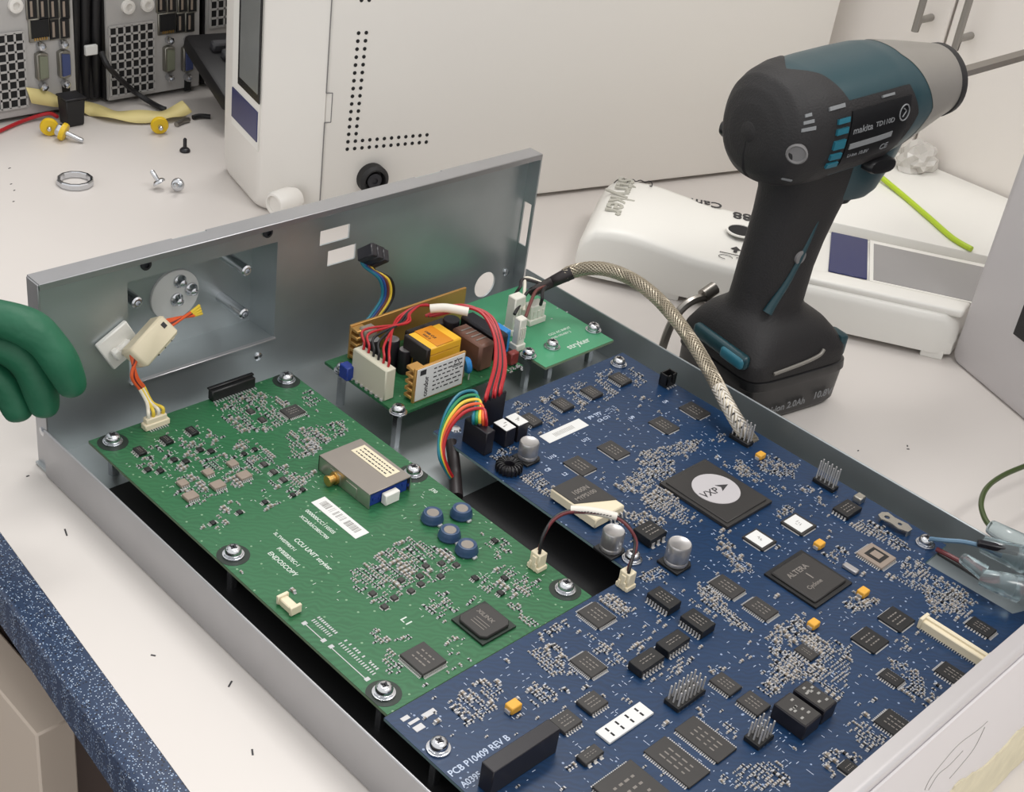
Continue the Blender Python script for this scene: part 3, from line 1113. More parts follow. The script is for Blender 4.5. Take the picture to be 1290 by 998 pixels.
for (z, pts, f) in ((ZA, ((190, 520), (560, 380), (740, 460), (720, 560), (380, 720), (230, 640)), .42),
                    (ZA, ((670, 270), (920, 190), (1060, 240), (1230, 340), (960, 440), (820, 430), (730, 350)), .78),
                    (ZA, ((480, 690), (760, 550), (920, 600), (900, 720), (520, 870), (410, 770)), .75),
                    (ZA, ((820, 460), (930, 500), (1220, 720), (1150, 820), (1000, 720), (790, 560)), .8),
                    (ZA, ((590, 980), (790, 800), (870, 860), (720, 1000)), .45), (ZA, ((900, 840), (970, 740), (1060, 840), (980, 890)), .5),
                    (ZA, ((1080, 430), (1270, 380), (1270, 560), (1130, 590)), .75), (ZA, ((1160, 210), (1240, 180), (1290, 260), (1200, 300)), .75),
                    (ZC, ((0, 60), (180, 0), (250, 25), (100, 120), (0, 190)), .85), (ZC, ((0, 250), (60, 230), (70, 320), (0, 350)), .5),
                    (ZD, ((85, 290), (370, 110), (520, 150), (660, 240), (560, 310), (260, 480), (110, 380)), .95),
                    (ZD, ((690, 320), (890, 240), (1030, 310), (1070, 380), (960, 430), (800, 400)), .6),
                    (ZD, ((480, 470), (570, 420), (620, 460), (560, 570)), .85), (ZD, ((180, 580), (270, 560), (290, 640), (200, 660)), .75),
                    (ZD, ((240, 690), (310, 680), (360, 800), (270, 800)), .8), (ZD, ((300, 640), (410, 590), (430, 610), (320, 670)), .85),
                    (ZD, ((460, 860), (600, 770), (760, 690), (760, 730), (480, 900)), .55), (ZD, ((740, 90), (850, 100), (940, 180), (830, 240)), .55),
                    (ZD, ((590, 470), (740, 400), (770, 410), (610, 500)), .8), (ZD, ((880, 450), (920, 440), (1060, 560), (1000, 580)), .8),
                    (ZD, ((560, 660), (640, 590), (700, 680), (600, 740)), .3), (ZD, ((420, 480), (500, 380), (640, 400), (520, 470)), .3)):
    G.cluster(ZZ(z, *pts), f)
G.cluster([(140, 570), (365, 480), (740, 745), (490, 895)], .004)
G.finish('silk')

# ---------------------------------------------------------------- blue board
b_root = thing('blue_circuit_board', 'large L-shaped blue main circuit board crowded with chips, beside the green one', 'circuit board', (.2, -.27, 0))
BX0, BXM, BX1 = .0151, .1600, .3053
BYF, BYB, BYE = -.2428, -.1074, -.3905
edge = [(BX0, BYF), (BX0, BYE), (BX1, BYE), (BX1, -.374), (.2850, -.3665), (.2836, -.3211), (BX1, -.3202), (BX1, BYB), (BXM, BYB), (BXM, BYF)]
mb = MB()
mb.prism(edge, ZBT - TH, ZBT - .0002)
mb.mi = 1
mb.prism(edge, ZBT - .0002, ZBT)
mb.build('board', ['pcb_edge_blue', 'pcb_blue'], b_root, smooth=0)
B = Board(b_root)
B.bounds = (BX0, BX1, BYE, BYB)
B.notch = lambda x, y: (x < BXM + .0016 and y > BYF - .0016) or (x > .282 and -.3670 < y < -.3195)
for px in ((780, 455), (1167, 681), (553, 938), (797, 700), (575, 546)):
    if px == (575, 546):
        continue
    B.screw(px)
for (L, R) in ((ZF(396, 155), ZF(540, 178)), (ZF(232, 232), ZF(372, 255)), (ZF(62, 302), ZF(205, 325)), (ZL(225, 850), ZL(352, 876))):
    B.chip(L, R, .0020, 'soic', npin=8, axis='y')
for (L, R) in ((ZF(805, 336), ZF(995, 370)), (ZF(628, 420), ZF(815, 455)), (ZF(330, 565), ZF(528, 600)), (ZF(133, 655), ZF(335, 690))):
    B.chip(L, R, .0010, 'qfn')
# big BGA with round disc
a = B.p(ZG(690, 112), .002); b = B.p(ZG(1262, 205), .002)
cx, cy = (a.x + b.x) / 2, (a.y + b.y) / 2
sx, sy = abs(a.x - b.x), abs(a.y - b.y)
B.occ.append((cx, cy, sx / 2 + .001, sy / 2 + .001))
o = MB().box((cx, cy, ZBT + .0010), (sx, sy, .0016)).build('ball_grid_chip', 'chip', b_root)
MB().box((cx, cy, ZBT + .0021), (sx - .004, sy - .004, .0008), .0003).build('cap', 'chip', o)
p = at((902, 616), ZBT + .0026)
dk = MB().lathe([(.0122, 0), (.0122, .0003)], (p.x, p.y, ZBT + .0025), None, 44).build('disc', 'disc_grey', o)
lab(dk, 'pale grey round sticker with black lettering')
q = at(ZG(920, 193), ZBT + .0028); q2 = at(ZG(1020, 150), ZBT + .0028)
ang = math.atan2(q2.y - q.y, q2.x - q.x)
mb = MB()
fm = frame(q, (cos(ang), sin(ang), 0), (-sin(ang), cos(ang), 0))
mb.text('VXP', .0062, fm)
q3 = fm @ V((.0128, .0002, 0))
fm3 = frame(q3, (cos(ang), sin(ang), 0), (-sin(ang), cos(ang), 0))
mb.M = fm3
mb.prism([(-.0004, -.0004), (.0062, .0022), (-.0004, .0050), (.0014, .0023)], 0, .0001)
mb.M = I4
mb.build('lettering', 'ink', dk, smooth=0)
# second BGA
o = B.chip(ZH(210, 662), ZH(578, 700), .0022, 'bga', mark=False)
a = B.p(ZH(210, 662), .0022); b = B.p(ZH(578, 700), .0022)
cx, cy = (a.x + b.x) / 2, (a.y + b.y) / 2
mb = MB()
mb.text('ALTERA', .0042, TX((cx - .009, cy + .004, ZBT + .00225)))
mb.text('1', .0060, TX((cx - .001, cy - .002, ZBT + .00225)))
mb.text('Cyclone', .0032, TX((cx - .008, cy - .006, ZBT + .00225)))
mb.build('marking', 'chip_mark', o, smooth=0)
# chips with white paper labels
for (L, R) in ((ZH(115, 515), ZH(262, 535)), (ZH(275, 452), ZH(428, 470))):
    o = B.chip(L, R, .0014, 'qfn', 'chip', mark=False)
    a = B.p(L, .0014); b = B.p(R, .0014)
    cx, cy = (a.x + b.x) / 2 - .0004, (a.y + b.y) / 2
    s = MB().box((cx, cy, ZBT + .0015), (abs(a.x - b.x) * .78, abs(a.y - b.y) * .82, .0002), .00008).build('paper_label', 'label_white', o)
    mb = MB()
    for i in range(6):
        mb.box((cx + rnd.uniform(-.0014, .0014), cy + rnd.uniform(-.0014, .0014), ZBT + .00165), (.0012, .0003, .00006), rz=rnd.choice((0, pi / 2)))
    mb.build('printed_text', 'ink_grey', s, smooth=0)
# image sensor style chip, crystal, metal shield pieces
o = B.chip(ZH(592, 582), ZH(760, 605), .0016, 'qfp', 'chip_tan', 12, mark=False)
a = B.p(ZH(592, 582), .0016); b = B.p(ZH(760, 605), .0016)
cx, cy = (a.x + b.x) / 2, (a.y + b.y) / 2
q = MB().box((cx, cy, ZBT + .0017), (abs(a.x - b.x) * .62, abs(a.y - b.y) * .62, .0002)).build('window', 'chip_dark', o, smooth=0)
MB().box((cx, cy, ZBT + .0019), (abs(a.x - b.x) * .36, abs(a.y - b.y) * .36, .0002)).build('die', 'chip_tan', q, smooth=0)
p = B.p(ZH(568, 650), .001)
B.occ.append((p.x, p.y, .003, .005))
MB().box((p.x, p.y, ZBT + .0010), (.0034, .0078, .0020), .0004).build('crystal', 'alu_can', b_root)
p = B.p(ZH(752, 462), .002)
B.occ.append((p.x, p.y, .005, .010))
fm = frame((p.x, p.y, ZBT + .0030), (0, -1, 0), (1, 0, 0))
mb = MB()
mb.plate([(-.0085, -.0026), (-.006, -.0042), (-.001, -.0030), (.004, -.0038), (.0085, -.0020), (.0085, .0018), (.005, .0036), (-.002, .0026), (-.0065, .0036), (-.0085, .001)], [circ(-.0045, -.0006, .0014, 16), circ(.0025, 0, .0011, 16)], .0006, fm)
mb.box((p.x, p.y + .0070, ZBT + .0014), (.0044, .0008, .0028))
mb.box((p.x, p.y - .0080, ZBT + .0014), (.0034, .0008, .0028))
lab(mb.build('cell_clip', 'can_side', b_root, smooth=0), 'bent silver metal clip with two holes')
B.chip(ZH(493, 395), ZH(618, 395), .0028, 'soic', 'chip_dark', 5, 'y')
p = B.p(ZH(606, 350), .003)
B.occ.append((p.x, p.y, .003, .003))
MB().box((p.x, p.y, ZBT + .0018), (.0052, .0046, .0036), .0004).build('shield_cap', 'can_side', b_root)
for (px, sx) in ((ZH(192, 178), .0048), (ZH(437, 548), .0050), (ZH(620, 748), .0052), (ZH(413, 880), .0050), (ZI(645, 580), .0056)):
    tantalum(B, px, sx, sx * .8, sx * .62)
header(B, (933, 556), 2, 5, hp=.0105)
header(B, (1039, 612), 2, 5, hp=.0105)
header(B, (862, 880), 7, 3, hp=.0070)
header(B, (955, 932), 4, 3, hp=.0075)
# little box socket
p = B.p(ZF(735, 205), 0)
B.occ.append((p.x, p.y, .005, .004))
o = MB().box((p.x, p.y, ZBT + .0012), (.0080, .0058, .0024), .0003).build('box_socket', 'chip_dark', b_root)
mb = MB()
for (dx, dy, sx, sy) in ((-.0036, 0, .0008, .0058), (.0036, 0, .0008, .0058), (0, .0025, .0080, .0008), (-.0024, -.0025, .0032, .0008), (.0024, -.0025, .0032, .0008)):
    mb.box((p.x + dx, p.y + dy, ZBT + .0048), (sx, sy, .0060), .0001)
mb.build('shroud', 'chip_dark', o)
mb = MB()
for i in range(4):
    mb.box((p.x - .003 + i * .002, p.y - .0036, ZBT + .0003), (.0007, .0016, .0006))
mb.build('pin_row', 'solder', o, smooth=0)
# flat white label
L_ = [B.p(ZF(*q)) for q in ((2, 510), (215, 402), (285, 438), (62, 550))]
lx0, lx1, ly0, ly1 = (L_[0].x + L_[3].x) / 2, (L_[1].x + L_[2].x) / 2, (L_[2].y + L_[3].y) / 2, (L_[0].y + L_[1].y) / 2
B.occ.append(((lx0 + lx1) / 2, (ly0 + ly1) / 2, (lx1 - lx0) / 2, (ly1 - ly0) / 2))
o = MB().box(((lx0 + lx1) / 2, (ly0 + ly1) / 2, ZBT + .0001), (lx1 - lx0, ly1 - ly0, .00015)).build('barcode_label', 'label_white', b_root)
mb = MB()
for i in range(16):
    mb.box((lx0 + (lx1 - lx0) * (.25 + i / 32), (ly0 + ly1) / 2, ZBT + .0002), (.0003, (ly1 - ly0) * .4, .00005))
mb.build('barcode', 'ink_grey', o, smooth=0)
# quad flat packs and memories
for (L, R, n_) in ((ZJ(25, 180), ZJ(205, 205), 14), (ZJ(-10, 400), ZJ(165, 432), 14), (ZJ(620, 48), ZJ(790, 82), 12), (ZJ(775, 148), ZJ(940, 180), 12)):
    B.chip(L, R, .0015, 'qfp', 'chip', n_)
for (L, R) in ((ZJ(20, 585), ZJ(170, 590)), (ZI(820, 645), ZI(985, 650))):
    B.chip(L, R, .0020, 'soic', 'chip', 7, 'x')
for (L, R) in ((ZJ(622, 490), ZJ(775, 520)), (ZJ(745, 580), ZJ(905, 605))):
    B.chip(L, R, .0018, 'soic', 'chip', 10, 'y')
for (L, R) in ((ZJ(465, 712), ZJ(750, 800)), (ZJ(325, 812), ZJ(630, 905))):
    B.chip(L, R, .0011, 'soic', 'chip', 22, 'y')
B.chip(ZJ(92, 972), ZJ(455, 1000), .0020, 'qfp', 'chip', 20)
for (L, R, h) in ((ZJ(342, 95), ZJ(500, 135), .0046), (ZJ(492, 200), ZJ(655, 235), .0046)):
    B.chip(L, R, h, 'soic', 'chip_dark', 8, 'y', name='pulse_transformer')
for (L, R, h) in ((ZJ(382, 320), ZJ(540, 300), .0044), (ZJ(258, 405), ZJ(425, 385), .0044)):
    B.chip(L, R, h, 'soic', 'chip_dark', 7, 'x', name='pulse_transformer')
B.chip(ZK(522, 205), ZK(695, 220), .0012, 'qfn', 'chip_dark')
B.chip(ZK(400, 298), ZK(578, 315), .0012, 'qfn', 'chip_dark')
B.chip(ZK(920, 232), ZK(1065, 265), .0014, 'qfp', 'chip_dark', 8)
B.chip(ZK(780, 445), ZK(950, 480), .0014, 'qfp', 'chip_dark', 10)
B.chip(ZK(525, 465), ZK(650, 490), .0014, 'qfp', 'chip_dark', 8)
B.chip(ZK(505, 675), ZK(690, 695), .0014, 'qfp', 'chip_dark', 10)
B.chip(ZK(340, 880), ZK(450, 890), .0014, 'qfn', 'chip_dark')
B.chip(ZK(145, 350), ZK(260, 375), .0014, 'soic', 'chip', 6, 'y')
B.chip(ZI(950, 820), ZI(1090, 800), .0022, 'soic', 'chip', 3, 'x')
B.chip(ZG(555, 345), ZG(730, 360), .0050, 'soic', 'chip_dark', 3, 'x', name='power_inductor')
# pair of tall black relays
for (L, R) in ((ZK(43, 598), ZK(284, 650)), (ZK(132, 533), ZK(352, 592))):
    o, cx, cy, sx, sy = blockbox(B, L, R, .0075, 'relay', 'cap_sleeve', label='tall black relay with grey printed top', grow=-.0012)
    MB().box((cx, cy, ZBT + .0076), (sx * .93, sy * .9, .0002)).build('printed_top', 'chip', o, smooth=0)
    mb = MB()
    for i in range(8):
        mb.box((cx + rnd.uniform(-.3, .3) * sx, cy + rnd.uniform(-.35, .35) * sy, ZBT + .00775), (.0016, .0010, .00006))
    mb.build('marking', 'ink_grey', o, smooth=0)
# slotted white pad
L_ = [B.p(ZJ(*q), .001) for q in ((115, 730), (300, 585), (370, 635), (178, 782))]
x0, x1, y0, y1 = (L_[0].x + L_[3].x) / 2, (L_[1].x + L_[2].x) / 2, (L_[2].y + L_[3].y) / 2, (L_[0].y + L_[1].y) / 2
B.occ.append(((x0 + x1) / 2, (y0 + y1) / 2, (x1 - x0) / 2 + .001, (y1 - y0) / 2 + .001))
o = MB().box(((x0 + x1) / 2, (y0 + y1) / 2, ZBT + .0006), (x1 - x0, y1 - y0, .0012), .0002).build('slotted_connector', 'label_white', b_root)
mb = MB()
for i in range(4):
    for j in range(2):
        mb.box((x0 + (x1 - x0) * (.16 + i * .22), y0 + (y1 - y0) * (.32 + j * .38), ZBT + .00122), (.0009, .0020, .0001))
mb.build('slot', 'hole_black', o, smooth=0)
# big black box by the front edge of the board
o, cx, cy, sx, sy = blockbox(B, ZI(490, 850), ZI(877, 690), .0125, 'box_header', 'cap_sleeve', .0003, 'tall plain black box connector')
# cream ribbon connector
L, R = (1166, 783), (1243, 822)
a, b = B.p((1166, 786), .004), B.p((1243, 822), .004)
cx, sx = (a.x + b.x) / 2, .0056
t_ = B.p((1172, 777), .004); u_ = B.p((1236, 833), .004)
cy, sy = (t_.y + u_.y) / 2, abs(t_.y - u_.y) + .002
cx = (t_.x + u_.x) / 2
B.occ.append((cx, cy, .005, sy / 2 + .001))
o = MB().box((cx, cy, ZBT + .0022), (sx, sy, .0044), .0004).build('ribbon_connector', 'cream', b_root)
mb = MB()
mb.box((cx + .0008, cy, ZBT + .0048), (.0022, sy * .96, .0012), .0002)
for sg in (-1, 1):
    mb.box((cx, cy + sg * sy / 2, ZBT + .0028), (sx + .001, .0018, .0056), .0003)
mb.build('latch_bar', 'cream', o)
mb = MB()
for i in range(26):
    mb.box((cx - sx / 2 - .0006, cy + (i / 25 - .5) * sy * .92, ZBT + .0003), (.0012, .0004, .0006))
mb.build('pin_row', 'solder', o, smooth=0)
# electrolytics, toroid, converter module
electrolytic(B, (667.5, 556), .0050, .0108)
electrolytic(B, (774, 668), .0052, .0120)
electrolytic(B, (857, 684), .0056, .0125)
p = B.p((642, 584), .004)
B.occ.append((p.x, p.y, .007, .007))
o = MB().lathe([(.0036, .0002), (.0058, .0002), (.0062, .0014), (.0062, .0032), (.0054, .0044), (.0034, .0044), (.0027, .0036), (.0027, .0008)], (p.x, p.y, ZBT), None, 26).build('toroid_coil', 'cap_sleeve', b_root)
mb = MB()
for k in range(18):
    a = 2 * pi * k / 18
    c_, s_ = cos(a), sin(a)
    mb.tube([(p.x + c_ * .0064, p.y + s_ * .0064, ZBT + .0004), (p.x + c_ * .0065, p.y + s_ * .0065, ZBT + .0036), (p.x + c_ * .0045, p.y + s_ * .0045, ZBT + .0049), (p.x + c_ * .0028, p.y + s_ * .0028, ZBT + .0040)], .0004, 5, 2)
mb.build('winding', 'chip_dark', o)
a, b = B.p(ZE(583, 555), .0060), B.p(ZE(882, 605), .0060)
f_ = B.p(ZE(742, 722), .0060)
x0, x1, y0, y1 = a.x, b.x, f_.y, a.y
cx, cy = (x0 + x1) / 2, (y0 + y1) / 2
B.occ.append((cx, cy, (x1 - x0) / 2 + .001, (y1 - y0) / 2 + .001))
o = MB().box((cx, cy, ZBT + .0034), (x1 - x0, y1 - y0, .0052), .0006).build('power_converter', 'cream', b_root)
lab(o, 'cream power converter block with dark grey printed top')
e1 = at(ZE(585, 548), ZBT + .0063); e2 = at(ZE(690, 622), ZBT + .0063); e3 = at(ZE(882, 603), ZBT + .0063)
mb = MB()
mb.prism([(x0 + .0006, y1 - .0004), (x0 + .0006, y1 - .0016), (e2.x, e2.y), (e3.x, e3.y), (x1 - .0006, y1 - .0004)], ZBT + .0060, ZBT + .0064)
tp = mb.build('top_sheet', 'chip', o, smooth=0)
mb = MB()
q = at(ZE(690, 585), ZBT + .0065)
mb.text('1000N', .0040, TX((q.x, q.y, ZBT + .00645)))
q = at(ZE(705, 612), ZBT + .0065)
mb.text('MYPS100', .0036, TX((q.x, q.y, ZBT + .00645)))
mb.build('lettering', 'chip_mark', tp, smooth=0)
mb = MB()
for i in range(5):
    mb.tube([(x0 + .010 + i * .0026, y0 + .001, ZBT + .003), (x0 + .010 + i * .0026, y0 - .0012, ZBT + .0026), (x0 + .010 + i * .0026, y0 - .0018, ZBT + .0002), (x0 + .010 + i * .0026, y0 - .0034, ZBT + .0002)], .0005, 6, 2)
mb.build('pin_row', 'pin', o)
# black power connectors at the inner back corner
o, cx, cy, sx, sy = blockbox(B, ZE(203, 240), ZE(330, 292), .0135, 'power_socket', 'cap_sleeve', .0004, grow=.001)
MB().box((cx, cy + sy * .1, ZBT + .0142), (sx * .7, sy * .4, .0014), .0003).build('plug_housing', 'cap_sleeve', o)
PC = V((cx, cy, ZBT + .014))
o, cx, cy, sx, sy = blockbox(B, ZE(262, 160), ZE(388, 118), .0180, 'power_socket', 'cap_sleeve', .0004)
PR_ = V((cx, cy, ZBT + .018))
PRs = (sx, sy)
for (L, R) in ((ZE(325, 258), ZE(430, 280)), (ZE(378, 233), ZE(487, 256))):
    o, cx, cy, sx, sy = blockbox(B, L, R, .0100, 'relay', 'cap_sleeve', .0003, 'small black relay with white label on top')
    q = MB().box((cx, cy, ZBT + .0101), (sx * .96, sy * .94, .0002)).build('paper_label', 'label_white', o, smooth=0)
    mb = MB()
    for i in range(5):
        mb.box((cx + rnd.uniform(-.0016, .0016), cy + rnd.uniform(-.0012, .0012), ZBT + .01025), (.0013, .0004, .00005))
    mb.build('printed_text', 'ink_grey', q, smooth=0)
PB = connector2(B, (790, 728))
# lettering on the board
mb = MB()
tz = ZBT + .00004
for (px, body, sz, sx) in ((ZI(345, 925), 'PCB P10409 REV B', .0042, .92), (ZI(405, 978), 'A0395', .0040, .9)):
    p = at(px, tz)
    MB().text(body, sz, TX((p.x, p.y, tz)), sx=sx).build('board_lettering', 'silk_blue', b_root, smooth=0)
for (px, body) in ((ZF(255, 540), 'U12'), (ZF(60, 640), 'U15'), (ZF(530, 408), 'U9'), (ZF(725, 315), 'U4'), (ZF(290, 405), 'JP6 TP3'), (ZF(345, 425), 'C4 C71'), (ZF(1030, 640), 'JP2'), (ZG(205, 80), 'L2'), (ZE(565, 480), 'C8')):
    p = at(px, tz)
    MB().text(body, .0030, TX((p.x, p.y, tz))).build('board_lettering', 'silk_blue', b_root, smooth=0)
mb = MB()                                  # tinned pads by the corner screw
for (q, sx, sy) in ((ZI(235, 615), .0060, .0024), (ZI(185, 685), .0044, .0028), (ZI(118, 640), .0036, .0020), (ZI(160, 655), .0050, .0014)):
    p = B.p(q)
    mb.box((p.x, p.y, ZBT + .0001), (sx, sy, .0002))
mb.build('solder_pad', 'solder', b_root, smooth=0)['kind'] = 'stuff'
for q in ((470, 165), (305, 240), (135, 312)):
    x, y = q
    B.cluster(ZZ(ZF, (x + 20, y - 60), (x + 60, y - 70), (x + 150, y + 20), (x + 90, y + 70), (x + 60, y + 40), (x + 90, y + 10)), .95)
    B.cluster(ZZ(ZF, (x - 140, y - 20), (x - 60, y - 60), (x - 20, y - 50), (x - 80, y + 10), (x - 110, y + 10)), .8)
B.cluster(ZZ(ZL, (300, 810), (340, 790), (430, 870), (380, 920)), .95)
B.cluster(ZZ(ZL, (170, 800), (250, 770), (280, 790), (220, 840)), .8)
for (z, pts, f) in ((ZF, ((570, 610), (770, 550), (940, 520), (960, 560), (700, 650), (600, 690)), .85),
                    (ZF, ((440, 800), (640, 660), (800, 640), (760, 750), (560, 840), (470, 830)), .85),
                    (ZF, ((600, 840), (700, 800), (850, 920), (640, 921)), .9),
                    (ZF, ((980, 520), (1070, 480), (1100, 540), (1010, 570)), .7), (ZF, ((1110, 660), (1160, 640), (1280, 740), (1260, 800)), .6),
                    (ZF, ((820, 590), (900, 560), (910, 620), (850, 640)), .5), (ZF, ((680, 360), (780, 360), (830, 450), (800, 450)), .3),
                    (ZE, ((300, 400), (410, 360), (650, 600), (560, 600), (430, 500)), .85),
                    (ZG, ((470, 140), (560, 60), (720, 30), (740, 60), (520, 170)), .75), (ZG, ((590, 150), (700, 120), (880, 300), (820, 330), (620, 240)), .9),
                    (ZG, ((520, 270), (640, 260), (740, 330), (560, 340)), .85), (ZG, ((880, 640), (940, 600), (1010, 720), (1180, 880), (1100, 860), (900, 720)), .85),
                    (ZG, ((960, 420), (1010, 380), (1180, 570), (1080, 570)), .75), (ZG, ((590, 580), (720, 520), (750, 590), (600, 620)), .95),
                    (ZG, ((380, 700), (440, 670), (560, 770), (520, 790)), .9), (ZG, ((780, 640), (840, 690), (980, 800), (920, 790)), .4),
                    (ZH, ((180, 170), (350, 220), (330, 290), (190, 240)), .9), (ZH, ((250, 410), (340, 370), (330, 420), (260, 440)), .7),
                    (ZH, ((560, 470), (650, 440), (830, 540), (800, 590), (640, 510)), .95), (ZH, ((760, 620), (850, 600), (960, 710), (800, 670)), .95),
                    (ZH, ((860, 740), (980, 680), (1100, 800), (1000, 840), (900, 840)), .9), (ZH, ((430, 590), (540, 560), (560, 610), (500, 630)), .75),
                    (ZH, ((530, 800), (590, 740), (690, 790), (600, 840)), .85), (ZH, ((60, 200), (300, 330), (280, 360), (60, 230)), .45),
                    (ZH, ((340, 300), (480, 330), (470, 400), (400, 370)), .4), (ZH, ((340, 850), (380, 830), (380, 926), (340, 926)), .8),
                    (ZI, ((330, 560), (480, 450), (600, 470), (540, 620), (420, 700), (350, 600)), .9), (ZI, ((680, 500), (760, 470), (930, 500), (760, 590)), .9),
                    (ZI, ((720, 220), (900, 150), (930, 200), (800, 270)), .8), (ZI, ((710, 310), (850, 270), (970, 420), (820, 440)), .9),
                    (ZI, ((930, 210), (1030, 220), (1210, 370), (1110, 380)), .85), (ZI, ((1070, 30), (1220, 130), (1170, 180), (1060, 80)), .9),
                    (ZI, ((1090, 640), (1230, 500), (1238, 640), (1150, 700)), .25), (ZI, ((890, 880), (940, 830), (960, 890), (910, 910)), .7),
                    (ZJ, ((870, 300), (1020, 190), (1140, 330), (1140, 490), (980, 490), (900, 430)), .9), (ZJ, ((820, 520), (960, 440), (1000, 470), (900, 590)), .85),
                    (ZJ, ((640, 950), (760, 880), (960, 850), (990, 960), (800, 1000)), .9), (ZJ, ((550, 70), (620, 60), (700, 160), (830, 270), (760, 260)), .85),
                    (ZJ, ((250, 360), (360, 270), (420, 260), (300, 370)), .6), (ZJ, ((360, 500), (500, 380), (570, 400), (420, 520)), .55),
                    (ZJ, ((610, 420), (650, 410), (690, 450), (640, 480)), .8), (ZJ, ((640, 700), (720, 690), (760, 760), (700, 760)), .8),
                    (ZJ, ((380, 690), (440, 660), (460, 700), (400, 740)), .5), (ZJ, ((570, 600), (640, 610), (620, 660), (560, 650)), .7),
                    (ZK, ((190, 290), (400, 330), (400, 460), (350, 610), (200, 480), (60, 520), (0, 460), (120, 370)), .92), (ZK, ((570, 400), (640, 400), (750, 500), (690, 600), (620, 530)), .95),
                    (ZK, ((380, 690), (460, 640), (580, 760), (480, 820), (390, 730)), .85), (ZK, ((260, 840), (330, 800), (480, 830), (320, 940)), .9),
                    (ZK, ((540, 20), (700, 0), (980, 200), (900, 240), (730, 100)), .92), (ZK, ((360, 160), (520, 120), (540, 150), (400, 190)), .9),
                    (ZK, ((590, 300), (650, 290), (690, 370), (620, 360)), .7), (ZK, ((700, 540), (790, 500), (830, 560), (740, 620)), .7)):
    B.cluster(ZZ(z, *pts), f)
B.cluster([(640, 510), (775, 455), (1160, 690), (1240, 800), (1000, 998), (560, 998), (500, 905), (775, 745), (790, 725)], .032)
for (z, pts) in ((ZF, ((285, 380), (430, 330), (490, 370), (360, 430))), (ZI, ((640, 300), (700, 300), (700, 400), (640, 380))), (ZH, ((60, 560), (200, 660), (150, 700), (40, 600)))):
    B.cluster(ZZ(z, *pts), .05, (.0012, .0012))
B.finish('silk_blue')

# ---------------------------------------------------------------- small pale green mains board
a_root = thing('mains_inlet_board', 'small pale green circuit board with nylon plugs in the back corner of the chassis', 'circuit board', (.285, -.06, 0))
ZA0 = .0220
AB = [(.2520, -.0970), (.3085, -.0970), (.3085, -.0200), (.2440, -.0200), (.2440, -.0560), (.2520, -.0560)]
mb = MB()
mb.prism(AB, ZA0 - TH, ZA0 - .0002)
mb.mi = 1
mb.prism(AB, ZA0 - .0002, ZA0)
mb.build('board', ['pcb_edge_green', 'pcb_pale'], a_root, smooth=0)
A = Board(a_root, ZA0)
for px in ((696, 433), (748, 412)):
    A.screw(px)
mb = MB()
for (px, body, sz) in ((ZL(490, 500), 'stryker', .0062), (ZL(385, 430), 'CCU AC INPUT', .0026), (ZL(400, 447), '0105-190-REV 2', .0024)):
    p = at(px, ZA0)
    MB().text(body, sz, TX((p.x, p.y, ZA0 + .00004))).build('board_lettering', 'silk', a_root, smooth=0)
for q in ((425, 285), (475, 305), (395, 340), (360, 255)):
    p = A.p(ZL(*q))
    mb.box((p.x, p.y, ZA0 + .0001), (.0012, .0008, .0001))
mb.build('solder_pad', 'solder', a_root, smooth=0)


def nylon_plug(px, w, d, h, zt, name='plug_housing'):
    p = at(px, zt)
    mb = MB().box((p.x, p.y, ZA0 + h / 2), (w, d, h), .0006)
    for k in range(3):
        mb.box((p.x + (k - 1) * w * .3, p.y - d / 2 - .0003, ZA0 + h * .55), (w * .12, .0006, h * .35))
    o = mb.build(name, 'nylon', a_root)
    MB().box((p.x, p.y, ZA0 + .002), (w + .0016, d + .0016, .004), .0005).build('socket_base', 'nylon', o)
    return V((p.x, p.y, ZA0 + h))
P1 = nylon_plug((652, 372), .0085, .0065, .0240, ZA0 + .024)
P2 = nylon_plug((674, 384), .0120, .0070, .0125, ZA0 + .0110)
P3 = nylon_plug((657, 400), .0055, .0050, .0200, ZA0 + .020)

# ---------------------------------------------------------------- open-frame power supply
s_root = thing('power_supply', 'open frame power supply with gold heat sinks and yellow taped transformer', 'power supply', (.2, -.06, 0))
ZS0 = .0220
SB = [(.1530, -.0885), (.2500, -.0885), (.2500, -.0275), (.1530, -.0275)]
mb = MB()
mb.prism(SB[:1] + [(.2425, -.0885), (.2425, -.0275)] + SB[3:], ZS0 - TH, ZS0)
mb.build('board', 'pcb_green', s_root, smooth=0)
S = Board(s_root, ZS0)
for px in ((502, 515), (432, 463), (666, 444)):
    S.screw(px)


def sp(px, z):
    return at(px, ZS0 + z)


def heat_sink(x0, x1, y, zt, out, fins):
    """plate along X with stacked ribs reaching towards out*Y at each end"""
    mb = MB().box(((x0 + x1) / 2, y, ZS0 + zt / 2), (x1 - x0, .0016, zt), .0002)
    o = mb.build('heat_sink', 'heatsink', s_root)
    for k in range(fins):
        z = ZS0 + zt * (k + .6) / fins
        for (cx, w) in ((x0 + .0035, .0075),):
            q = MB().box((cx, y + out * .0036, z), (w, .0058, zt / fins * .5), .0004)
            q.build('rib', 'heatsink', o)
    return o
hb = heat_sink(.1655, .2490, -.0316, .0205, -1, 5)
a = sp(ZM(570, 560), .020); b = sp(ZM(865, 455), .020)
YL = -.0848
hf = heat_sink(.1655, .2005, YL + .0010, .0205, 1, 5)
lx0, lx1 = .1660, .2000
q = MB().box(((lx0 + lx1) / 2, YL, ZS0 + .0105), (lx1 - lx0 - .001, .0004, .0190), .0001).build('rating_label', 'label_white', hf)
mb = MB()
fm = MY(YL - .0003)
for r in range(6):
    x = lx0 + .012
    z = ZS0 + .0175 - r * .0026
    while x < lx1 - .003:
        l = rnd.uniform(.001, .0035)
        mb.box((x + l / 2, YL - .00025, z), (l, .0001, .0007))
        x += l + .0012
